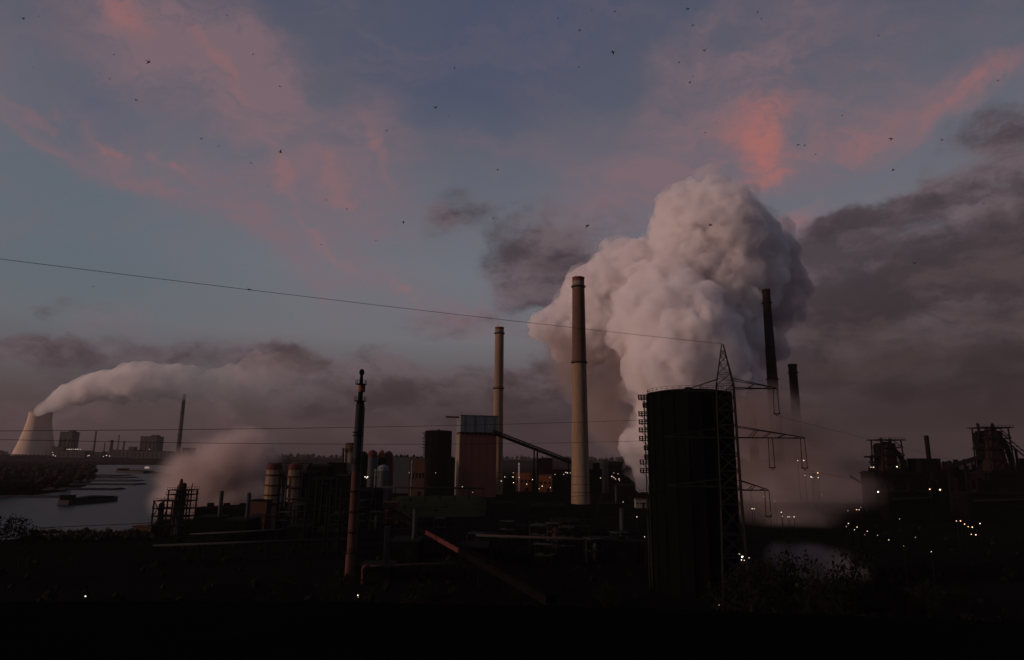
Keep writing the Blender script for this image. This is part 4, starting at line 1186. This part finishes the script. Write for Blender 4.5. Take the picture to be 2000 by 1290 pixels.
def block(px0, px1, top, Y, depth, label, m='farb', extras='', name='power_station_block', group='blocks of the far power station'):
    b = foot((px0 + px1) / 2, top, Y)
    k = Y / F * 1.0
    w = (px1 - px0) * k * 1.18; h = zat((px0 + px1) / 2, top, Y) - b.z
    t = thing(name, label, 'building', b, group)
    MB().box((0, 0, h / 2 - 1), (w, depth, h + 2)).build('wall', M[m], t)
    MB().box((0, 0, h + 1), (w + 3, depth + 3, 2)).build('roof', M['shed'], t)
    if 'p' in extras: MB().box((w * 0.2, 0, h + 5), (w * 0.35, depth * 0.5, 8)).build('roof_house', M[m], t)
    n = max(1, int(w / 18))
    for i in range(n): MB().box((-w / 2 + w * (i + 0.5) / n, -depth / 2 - 0.3, h * 0.4), (3, 0.8, h * 0.66)).build('window_strip', M['shed'], t)
    return t
block(127, 147, 845, PYF, 50, 'tall dark boiler house right of the cooling tower', extras='p')
block(110, 128, 874, PYF - 30, 40, 'low grey hall joined to the left of the tall boiler house')
block(124, 168, 881, PYF - 60, 50, 'long low hall in front of the tall boiler house')
block(285, 311, 854, PYF, 60, 'broad square boiler house left of the thin tall far chimney', extras='p')
block(272, 328, 882, PYF - 60, 50, 'low lit hall before the broad square boiler house')
block(225, 272, 880, PYF - 40, 50, 'long low shed in the middle of the far power station')
block(256, 264, 874, PYF, 30, 'small square filter house in the middle of the far power station')
block(170, 200, 884, PYF - 50, 40, 'low hall between the boiler house and the thick short far stack')
block(330, 352, 884, PYF - 50, 40, 'low hall at the foot of the thin tall far chimney')
block(362, 378, 876, PYF, 40, 'dark coal store with a sloping outline at the right end of the far plant', 'shed')
def far_stack(px, top, w, label, m='farb'):
    b = foot(px, top, PYF); h = zat(px, top, PYF) - b.z; k = PYF / F * ray(px, top).length
    t = thing('far_chimney', label, 'chimney', b, 'chimneys of the far power station')
    MB().lathe([(w * k * 0.68, 0), (w * k * 0.45, h - 6)], 24, top=False).build('shaft', M[m], t)
    MB().lathe([(w * k * 0.45, h - 6), (w * k * 0.5, h - 5), (w * k * 0.5, h), (w * k * 0.38, h), (w * k * 0.36, h - 9)], 24, top=False).build('rim', M['shed'], t)
    if top < 800:
        for f in (0.35, 0.7):
            MB().lathe([(w * k * (0.68 - 0.23 * f), h * f - 2), (w * k * (0.72 - 0.23 * f) + 1, h * f), (w * k * (0.68 - 0.23 * f), h * f + 1)], 24, top=False).build('gallery', M['shed'], t)
far_stack(360.5, 770, 5.6, 'thin very tall dark chimney of the far power station')
far_stack(188, 843, 2.4, 'hair thin pale chimney between the boiler houses')
far_stack(219, 860, 4.6, 'short thick chimney in the middle of the far power station')
far_stack(233, 850, 1.6, 'faint needle thin chimney right of the short thick one')
far_stack(243, 862, 2.6, 'faint stubby chimney right of the needle thin one')
far_stack(205, 866, 1.6, 'short thin chimney just left of the thick one')

# ------------------------------------------------------------------ river: groynes, barges, boat
def groyne(px0, px1, py, label, w=2.4):
    a, b_ = ground(px0, py, 0), ground(px1, py + 0.6, 0)
    a.z = b_.z = 0
    t = MB(); n = 14; rn = random.Random(int(py))
    hw = 35 * F / (py - 892) ** 2 * w / 2
    pts = []
    for i in range(n + 1):
        p = a.lerp(b_, i / n) - a; p.z = 0
        ww = hw * (0.8 + 0.5 * rn.random())
        for dy_, z in ((-ww, -0.4), (-ww * 0.4, 1.3 + 0.5 * rn.random()), (ww * 0.4, 1.4 + 0.5 * rn.random()), (ww, -0.4)): pts.append((p.x, p.y + dy_, z))
    fs = [(i * 4 + j, i * 4 + j + 1, i * 4 + j + 5, i * 4 + j + 4) for i in range(n) for j in range(3)] + [(0, 1, 2, 3), tuple(n * 4 + j for j in (3, 2, 1, 0))]
    o = t.add(pts, fs).build('groyne', M['stone'], None, a)
    return lab(o, label, 'groyne', 'stone groynes in the river')
groyne(150, 239, 929.5, 'farthest stone groyne reaching from the wooded point')
groyne(150, 254, 933.5, 'second farthest stone groyne reaching into the river')
groyne(140, 271, 939.5, 'middle stone groyne and longest of those in the river')
groyne(130, 272, 947, 'fourth stone groyne reaching into the river')
groyne(90, 231, 956.5, 'nearest long stone groyne below the wooded point', 2.6)
groyne(-60, 128, 971.5, 'thin stone groyne along the foot of the wooded bank', 2.0)
def barge(px0, py0, px1, py1, label, beam, high, boat=False):
    a, b_ = ground(px0, py0, 0.2), ground(px1, py1, 0.2)
    c = (a + b_) / 2; d = (b_ - a); L = d.length
    t = thing('white_boat' if boat else 'river_barge', label, 'boat' if boat else 'barge', c, 'vessels on the river', math.atan2(d.y, d.x))
    st = [(-0.5, 0.62), (-0.46, 0.95), (-0.3, 1.0), (0.38, 1.0), (0.46, 0.8), (0.5, 0.15)]
    vs = []
    for f, w in st:
        sh = high * (1 + (0.35 if f > 0.42 else 0.12 if f < -0.4 else 0))
        for s, z in ((-1, -0.5), (-1, sh), (1, sh), (1, -0.5)): vs.append((f * L, s * w * beam / 2, z))
    n = len(st)
    fs = [(i * 4 + j, (i + 1) * 4 + j, (i + 1) * 4 + j + 1, i * 4 + j + 1) for i in range(n - 1) for j in range(3)] + [(0, 1, 2, 3), tuple((n - 1) * 4 + j for j in (3, 2, 1, 0))]
    MB().add(vs, fs).build('hull', M['white' if boat else 'hull'], t)
    if not boat:
        MB().box((0.02 * L, 0, high + 0.5), (0.72 * L, beam * 0.8, 1.1)).build('coaming', M['steel'], t)
        MB().lathe([(1.0, 0), (0.85, 1.0), (0.4, 1.6), (0.05, 1.9)], 24).build('cargo', M['coal'], t, (0.02 * L, 0, high + 0.6)).scale = (0.33 * L, beam * 0.36, 0.9)
        MB().box((-0.43 * L, 0, high + 1.8), (0.08 * L, beam * 0.7, 3.4)).build('wheelhouse', M['shed'], t)
        MB().box((-0.43 * L, 0, high + 3.6), (0.09 * L, beam * 0.78, 0.25)).build('wheelhouse_roof', M['steel'], t)
        MB().bar((-0.4 * L, 0, high + 3), (-0.4 * L, 0, high + 6.5), 0.25).build('mast', M['steel'], t)
    else:
        MB().box((-0.1 * L, 0, high + 1.2), (0.5 * L, beam * 0.7, 2.4)).build('cabin', M['white'], t)
        MB().box((-0.1 * L, -beam * 0.36, high + 1.4), (0.4 * L, 0.1, 0.9)).build('window', M['steel'], t)
barge(123, 986, 221, 977.5, 'long dark laden barge lying nearest on the grey river', 13, 2.6)
barge(236, 922.6, 293, 925, 'low dark barge moored far up the river', 26, 3.4)
barge(306, 930.5, 328, 931.5, 'short dark barge beside the drifting low steam', 18, 3.6)
barge(285, 914.8, 295, 915.2, 'small white boat moored on the far bank', 9, 2.2, True)

# ------------------------------------------------------------------ woods and far banks
def grove(name, label, n, place, size, seed, m, cat='wood'):
    """one mass of bare treetops: lumpy crowns broken up by loose twig faces"""
    rn = random.Random(seed); mb = MB(); vs, fs = ico(1)
    for i in range(n):
        p = place(rn)
        if p is None: continue
        h = size * rn.uniform(0.6, 1.15)
        for k in range(3):
            c = p + Vector((rn.uniform(-0.25, 0.25) * h, rn.uniform(-0.2, 0.2) * h, h * rn.uniform(0.4, 0.72)))
            r = h * rn.uniform(0.2, 0.34)
            mb.add([c + v * r * rn.uniform(0.6, 1.3) for v in vs], fs)
        for k in range(26):
            a = rn.uniform(0, 6.28); e = rn.uniform(0.1, 1.5)
            d = Vector((math.cos(a) * math.cos(e), math.sin(a) * math.cos(e), math.sin(e)))
            q = p + Vector((0, 0, h * 0.5)) + Vector((d.x * 0.45, d.y * 0.45, d.z * 0.52)) * h
            s = h * 0.09
            mb.add([q, q + Vector((rn.uniform(-s, s), rn.uniform(-s, s), s)), q + Vector((rn.uniform(-s, s), rn.uniform(-s, s), -s * 0.7))], [(0, 1, 2)])
    return lab(mb.build(name, M[m]), label, cat, kind='stuff')
def inpoly(x, y, P):
    c = False
    for i in range(len(P)):
        (x1, y1), (x2, y2) = P[i - 1], P[i]
        if (y1 > y) != (y2 > y) and x < (x2 - x1) * (y - y1) / (y2 - y1) + x1: c = not c
    return c
pen = [ground(*q).xy for q in [(-420, 984), (0, 970), (60, 966), (126, 958), (164, 948), (183, 935), (182, 922), (150, 916), (-420, 918)]]
pen = [(v.x, v.y) for v in pen]
def pen_place(rn):
    for _ in range(40):
        u, v = rn.uniform(-300, 186), 917 + 66 * rn.random() ** 1.5
        p = ground(u, v)
        if inpoly(p.x, p.y, pen): return p
grove('wooded_point', 'brown bare woodland covering the river point', 620, pen_place, 15, 3, 'wood')
def bank_place(rn):
    Y = rn.uniform(2720, 2840); x = rn.uniform(-2900, -1180)
    return Vector((x, Y, terrain(x, Y)))
grove('far_bank_scrub', 'low scrub along the far river bank', 330, bank_place, 9, 4, 'wood')
def horizon_place(rn):
    Y = rn.uniform(3050, 4600); x = rn.uniform(-0.95, 0.95) * Y
    if x < -1500 and Y < 3300: return None
    return Vector((x, Y, terrain(x, Y) - 2))
grove('horizon_woods', 'dark low woods along the horizon', 900, horizon_place, 26, 5, 'wood')
def near_shore(rn):
    p = ground(rn.uniform(60, 300), rn.uniform(1046, 1060)); return p
grove('shore_scrub', 'reddish scrub along the near river bank', 130, near_shore, 3.2, 6, 'wood')
def yard_place(rn):
    Y = 95 * math.exp(rn.random() * 1.7); x = rn.uniform(-0.9, 0.9) * Y
    if Y > 225 and x < -0.5 * Y: return None
    p = Vector((x, Y, terrain(x, Y)))
    q = cam_px(p)
    if 1470 < q[0] < 1690 and q[1] < 1165: return None
    if 1240 < q[0] < 1470 and Y > 130: return None
    return p
def cam_px(p):
    v = p - Vector((0, 0, CAM_Z))
    fx, fy, fz_ = v.x, -v.y * math.sin(PITCH) + v.z * math.cos(PITCH), v.y * math.cos(PITCH) + v.z * math.sin(PITCH)
    u, v_ = fx / fz_, fy / fz_
    u, v_ = u * math.cos(ROLL) + v_ * math.sin(ROLL), -u * math.sin(ROLL) + v_ * math.cos(ROLL)
    return (W / 2 + F * u, H / 2 - F * v_)
grove('undergrowth', 'dark undergrowth covering the near slope and yard edge', 520, yard_place, 3.0, 7, 'leaf', 'undergrowth')

# ------------------------------------------------------------------ bare trees
def make_tree(seed, h, leafy):
    rn = random.Random(seed)
    tr = MB(); cr = MB()
    def grow(p, d, ln, r, lev):
        n = 3; pts = [p]; q = p.copy(); dd = d.copy()
        for i in range(n):
            dd = (dd + Vector((rn.gauss(0, 0.12), rn.gauss(0, 0.12), 0.05))).normalized()
            q = q + dd * ln / n; pts.append(q.copy())
        rad = [r * (1 - 0.45 * i / n) for i in range(n + 1)]
        (tr if lev < 2 else cr).tube(pts, rad, 6 if lev < 2 else 4, lev == 0)
        if lev >= 4: return
        for k in range(rn.randint(2, 4) if lev else 5):
            f = rn.uniform(0.45, 1.0) if lev else rn.uniform(0.35, 1.0)
            b_ = pts[0].lerp(pts[-1], f)
            a = rn.uniform(0, 6.28)
            side = Vector((math.cos(a), math.sin(a), 0))
            nd = (dd * 0.8 + side * rn.uniform(0.35, 0.8) + Vector((0, 0, 0.15))).normalized()
            grow(b_, nd, ln * rn.uniform(0.5, 0.75), r * 0.5, lev + 1)
        if lev >= 2:
            for k in range(leafy):
                b_ = pts[-1] + Vector((rn.gauss(0, 0.5), rn.gauss(0, 0.5), rn.gauss(0, 0.4)))
                s = rn.uniform(0.12, 0.3)
                e = Vector((rn.gauss(0, 1), rn.gauss(0, 1), rn.gauss(0, 1))).normalized(); e2 = e.orthogonal().normalized()
                cr.add([b_ - e * s, b_ + e2 * s * 0.6, b_ + e * s, b_ - e2 * s * 0.6], [(0, 1, 2, 3)])
    grow(Vector((0, 0, -0.4)), Vector((0, 0, 1)), h * 0.42, h * 0.016, 0)
    t = thing('bare_tree', 'tree', 'tree', (0, 0, 0), 'trees on the dark slope')
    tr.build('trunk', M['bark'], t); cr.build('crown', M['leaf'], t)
    return t
protos = [make_tree(11, 15, 3), make_tree(23, 12, 6), make_tree(37, 10, 8)]
tall = [max(v.co.z for ch in t.children for v in ch.data.vertices) for t in protos]
# top of the tree in the picture, distance, kind
spots = [(1552, 1058, 120, 0, 'tall bare tree with forked twigs against the pale ground steam'), (1524, 1070, 124, 1, 'slender tree just left of the tall forked bare tree'),
    (1658, 1072, 128, 2, 'leafy bush-like tree at the right end of the ground steam'), (1474, 1080, 126, 1, 'bare tree right of the pylon foot'),
    (1602, 1120, 108, 2, 'low leafy tree in front of the ground steam'), (1503, 1112, 110, 2, 'low leafy tree left of the ground steam'), (1690, 1040, 132, 0, 'bare tree in the dark right of the ground steam'),
    (1625, 1098, 116, 1, 'bare tree standing before the right half of the ground steam'), (1440, 1105, 118, 2, 'dark leafy tree in front of the pylon foot'),
    (14, 1004, 205, 2, 'leafy dark tree at the left edge above the river shore'), (52, 1008, 204, 2, 'second dark tree from the left edge by the river shore'), (-20, 1000, 208, 2, 'dark tree cut off by the left edge of the river shore'), (66, 1026, 206, 1, 'small dark tree right of the leafy pair by the river shore')]
n_named = len(spots)
rn = random.Random(77)
for i in range(30):
    Y = rn.uniform(85, 150)
    spots.append((rn.uniform(40, 1960), 895 + 24 * F / Y * rn.uniform(0.88, 1.25), Y, rn.randint(0, 2), 'dark bare tree lost in the unlit foreground slope'))
used = set(); slope = []
for i, (px, py, Y, k, lb) in enumerate(spots):
    p = at(px, py, Y); gz = terrain(p.x, Y)
    s = (p.z - gz) / tall[k]
    if s < 0.25: s = 0.3
    t = protos[k] if k not in used else copy_tree(protos[k])
    used.add(k)
    t.location = (p.x, Y, gz); t.rotation_euler = (0, 0, px * 0.37); t.scale = (min(s, 1.5), min(s, 1.5), s)
    t['label'] = lb
    if i >= n_named: slope.append((px, t))
order(slope, 'of the dark trees on the unlit foreground slope')
order([(o.location.x / o.location.y, o) for o in COL.objects if o.name.startswith('equipment_frame') and o.parent is None], 'of the open steel equipment frames in the dark yard')
order([(o.location.x / o.location.y, o) for o in COL.objects if o.name.startswith('works_shed') and o.parent is None], 'of the plain dark sheds in the unlit works yard')
order([(o.location.x / o.location.y, o) for o in COL.objects if o.name.startswith('steel_column') and o.get('group')], 'of the slender process columns left of the flare stack')

# ------------------------------------------------------------------ lamps
def lamp(px, py, Y, kind, label, group, r=2.2, maxh=None):
    p = at(px, py, Y)
    gz = terrain(p.x, Y)
    t = thing('yard_lamp', label, 'lamp', (p.x, Y, gz), group)
    rad = r * Y / F * 0.5
    hgt = p.z - gz
    MB().tube([(0, 0, -0.3), (0, 0, hgt)], [0.16, 0.08], 6).build('pole', M['steel'], t)
    vs, fs = ico(2)
    MB().add([(v.x * rad, v.y * rad, hgt + v.z * rad * 0.9) for v in vs], fs, True).build('lamp_head', M[kind], t)
    MB().box((0, 0, hgt + rad * 1.0), (rad * 1.7, rad * 1.7, rad * 0.3)).build('lamp_hood', M['steel'], t)
    return t
def lamp_Y(py, hgt, lo=150, hi=720):
    return max(lo, min(hi, (CAM_Z - hgt) * F / max(4.0, py - 892)))
def lamps(pts, label, group, kind='lamp_white', r=1.3, hgt=9.0, hi=720, Y=None):
    made = []
    for i, p in enumerate(pts):
        kd = p[2] if len(p) > 2 else kind
        o = lamp(p[0], p[1], Y or lamp_Y(p[1], hgt, hi=hi), kd, label, group, r * (0.8 + 0.4 * ((i * 37) % 10) / 10))
        made.append((p[0] + p[1] * 0.001, o))
    if len(made) > 1: order(made, 'of ' + label)
D_ = 'lamp_dim'; W_ = 'lamp_warm'
lamps([(903, 951), (923, 962, D_), (979, 940), (986, 932), (1002, 932), (1003, 924, D_), (1014, 933), (1003, 943), (1029, 946), (1040, 937), (1053, 955), (1059, 950), (1075, 953), (1074, 933, D_), (1084, 927, D_), (1101, 927, D_), (1105, 923), (1108, 924), (1114, 924, D_)],
      'the small lamps between the two pale chimneys', 'yard lamps between the pale chimneys', hi=560)
lamps([(1173, 934), (1195, 931), (1199, 933), (1202, 936, W_), (1209, 936, W_), (1210, 939, D_), (1199, 924, D_), (1207, 926, D_), (1205, 957, D_), (1245, 958), (1217, 981), (1244, 1010), (1259, 1049)],
      'the lamps between taller chimney and big gasholder', 'yard lamps left of the big gasholder', hi=560)
lamps([(1572, 929, D_), (1584, 932), (1587, 933), (1598, 933), (1597, 924, W_), (1558, 900, D_), (1570, 900, W_)], 'the lamps glowing around the lattice floodlight mast', 'lamps in the smoke', hi=400, Y=402, r=2.0)
lamps([(1450, 969, D_), (1492, 970, D_), (1514, 979, D_), (1605, 966), (1469, 994), (1473, 994), (1505, 1002, D_), (1526, 1001), (1528, 1009, D_), (1539, 1010), (1542, 1010), (1551, 1010)],
      'the lamps in the murk above the ground steam', 'yard lamps above the ground steam', hi=400)
lamps([(1656, 998, D_), (1673, 996, W_), (1678, 996, W_), (1681, 991, D_), (1657, 1023), (1653, 1029, D_), (1669, 1035), (1674, 1030), (1694, 1038), (1689, 1045, D_), (1714, 1046), (1736, 1055), (1757, 1014, D_), (1765, 1067, D_), (1788, 1050, D_), (1819, 1078)],
      'the lamps below the flat topped furnace', 'yard lamps below the furnaces', hi=380)
lamps([(1701, 913, D_), (1706, 913, D_), (1752, 912)], 'the work lights on the flat topped furnace', 'work lights on the furnace', Y=488, r=2.4)
lamps([(1816, 956, W_), (1836, 957, W_)], 'the two warm lamps under the slim stack', 'pair of lamps under the slim stack', Y=385, r=2.8)
lamps([(1715, 961, 'lamp_hot')], 'brightest white lamp in front of the flat topped blast furnace', None, Y=385, r=3.2)
lamps([(1868, 1018, W_), (1876, 1018, W_), (1884, 1024, W_), (1891, 1029, W_), (1899, 1030, W_), (1914, 1023), (1897, 1044, W_), (1906, 1045, W_)],
      'the warm lamp cluster at the lower right', 'warm lamps at the lower right', hi=300, r=1.8)
for px, py, kd, r, lb in [(1450, 1088, 'lamp_hot', 3.2, 'brightest floodlight shining through twigs right of the pylon'), (1444, 1083, 'lamp_white', 2.2, None), (1458, 1082, D_, 2.6, None), (1454, 1095, 'lamp_white', 2.0, None), (1448, 1094, 'lamp_white', 2.0, None), (1463, 1090, D_, 2.2, None)]:
    lamp(px, py, 160 + (px % 7), kd, lb or 'small light', None if lb else 'sparkling lights right of the pylon', r)
order([(o.location.x / o.location.y, o) for o in COL.objects if o.get('group') == 'sparkling lights right of the pylon'], 'of the small lights sparkling round the brightest floodlight')
lamp(167, 1165, 118, 'lamp_white', 'single lamp burning in the black lower left', None, 2.6)
lamp(699, 1163, 120, 'lamp_white', 'upright white lamp below the foot of the flare stack', None, 2.2)
lamp(699, 1167, 120.6, 'lamp_white', 'lower half of the upright double lamp below the flare stack', None, 2.2)
lamps([(686, 1208, D_), (690, 1208), (694, 1208)], 'the short row of lights beneath the flare stack', 'row of lights beneath the flare stack', Y=108, r=2.0)
lamp(1405, 1182, 126, D_, 'faint lamp in the black below the pylon', None, 2.2)
lamps([(713, 932), (718, 932), (716, 934, D_)], 'the tight lamp cluster beside the flare stack', 'lamps right of the flare stack', Y=470, r=2.4)
lamps([(799, 924, D_), (851, 924, D_)], 'the two faint lamps by the small gasholder', 'faint lamps by the small gasholder', Y=560)
lamps([(103, 884), (104, 889), (108, 891, D_), (131, 878), (135, 878), (139, 878), (143, 878), (148, 878), (152, 878), (157, 878), (131, 893), (137, 893), (140, 892, D_), (171, 891), (174, 890), (186, 896, D_), (202, 892, D_), (208, 890, D_), (214, 891, D_), (262, 892), (264, 888, D_), (280, 883), (280, 887, D_), (292, 878, D_), (298, 882, D_), (302, 884, D_), (307, 890, D_), (319, 884), (323, 883), (327, 883, D_)],
      'the tiny lights along the far power station', 'lights of the far power station', 'lamp_dim', Y=2880, r=1.7)

# ------------------------------------------------------------------ birds
def make_bird(k):
    mb = MB()
    vs, fs = ico(2)
    mb.add([(v.x * 0.09, v.y * 0.24, v.z * 0.08) for v in vs], fs, True)
    mb.add([(0.0 + v.x * 0.055, 0.26 + v.y * 0.08, 0.03 + v.z * 0.055) for v in vs], fs, True)
    mb.add([(-0.02, 0.33, 0.03), (0.02, 0.33, 0.03), (0, 0.33, 0.06), (0, 0.42, 0.03)], [(0, 1, 3), (1, 2, 3), (2, 0, 3), (0, 2, 1)])
    mb.add([(-0.03, -0.2, 0.0), (0.03, -0.2, 0.0), (0.1, -0.42, 0.01), (-0.1, -0.42, 0.01), (0, -0.2, 0.03)], [(0, 1, 2, 3), (0, 4, 1), (1, 4, 2), (2, 4, 3), (3, 4, 0)])
    up = (0.22, -0.12, 0.05)[k]
    for s in (-1, 1):
        P = []
        for f, ch, fw in ((0.0, 0.2, 0.0), (0.22, 0.2, 0.05), (0.42, 0.13, 0.0), (0.56, 0.03, -0.1)):
            z = 0.03 + up * math.sin(f * 3.0) * 1.3
            for t_ in (0.012, -0.012): P += [(s * f, fw + ch / 2, z + t_), (s * f, fw - ch / 2, z + t_)]
        Fs = []
        for i in range(3):
            a = i * 4; Fs += [(a, a + 4, a + 5, a + 1), (a + 2, a + 3, a + 7, a + 6), (a, a + 2, a + 6, a + 4), (a + 1, a + 5, a + 7, a + 3)]
        mb.add(P, Fs)
    return mb.mesh('bird', M['bird'])
bm_ = [make_bird(k) for k in range(3)]
bpx = [(222, 108), (66, 132), (194, 142), (214, 155), (290, 121), (443, 30), (494, 107), (547, 169), (266, 196), (393, 272), (427, 286), (490, 319), (548, 298), (524, 364), (637, 391), (678, 409), (734, 470), (788, 435), (755, 256), (888, 133), (876, 228),
    (850, 211), (972, 332), (964, 427), (130, 378), (196, 382), (182, 560), (485, 566), (135, 650), (75, 32), (45, 37), (628, 478), (1090, 36), (1201, 23), (1156, 20), (1343, 18), (1480, 25), (1487, 37), (1353, 50), (1133, 60), (1197, 102), (1130, 132), (1326, 123),
    (1347, 161), (1354, 150), (1377, 99), (1716, 70), (1950, 158), (1645, 227), (1740, 271), (1840, 274), (1745, 333), (1571, 284), (1593, 302), (1558, 284), (1147, 441), (1388, 440), (1787, 515), (1902, 297), (1922, 398), (1940, 529), (1691, 536), (1377, 260)]
big = {(755, 256): 'larger dark bird high in the sky above the flare stack', (1147, 441): 'larger dark bird above the top of the taller chimney', (1388, 440): 'dark bird in front of the rounded head of the steam cloud', (1787, 515): 'larger dark bird before the cloud bank on the right',
       (1745, 333): 'larger dark bird in the blue gap right of the salmon cloud', (1950, 158): 'dark bird inside the pink streak at the upper right', (1347, 161): 'larger dark bird of the pair above the salmon cloud'}
rn = random.Random(5); zones = {}
for i, (px, py) in enumerate(bpx):
    Y = rn.uniform(95, 300) * (0.8 if (px, py) in big else 1.25)
    o = bpy.data.objects.new('bird', bm_[i % 3]); COL.objects.link(o)
    o.location = at(px, py, Y * 0.85)
    o.rotation_euler = (rn.uniform(-0.4, 0.4), rn.uniform(-0.5, 0.5), rn.uniform(0, 6.28))
    lab(o, big.get((px, py), 'bird'), 'bird', 'birds scattered over the sky')
    if (px, py) not in big:
        row = 'near the top of' if py < 130 else 'high in' if py < 300 else 'halfway down'
        colm = 'the left sky' if px < 520 else 'the sky left of the chimneys' if px < 1000 else 'the sky above the chimneys' if px < 1420 else 'the right sky'
        zones.setdefault((row, colm), []).append((px + py * 0.001, o))
for (row, colm), prs in zones.items(): order(prs, 'tiny dark bird ' + row + ' ' + colm)
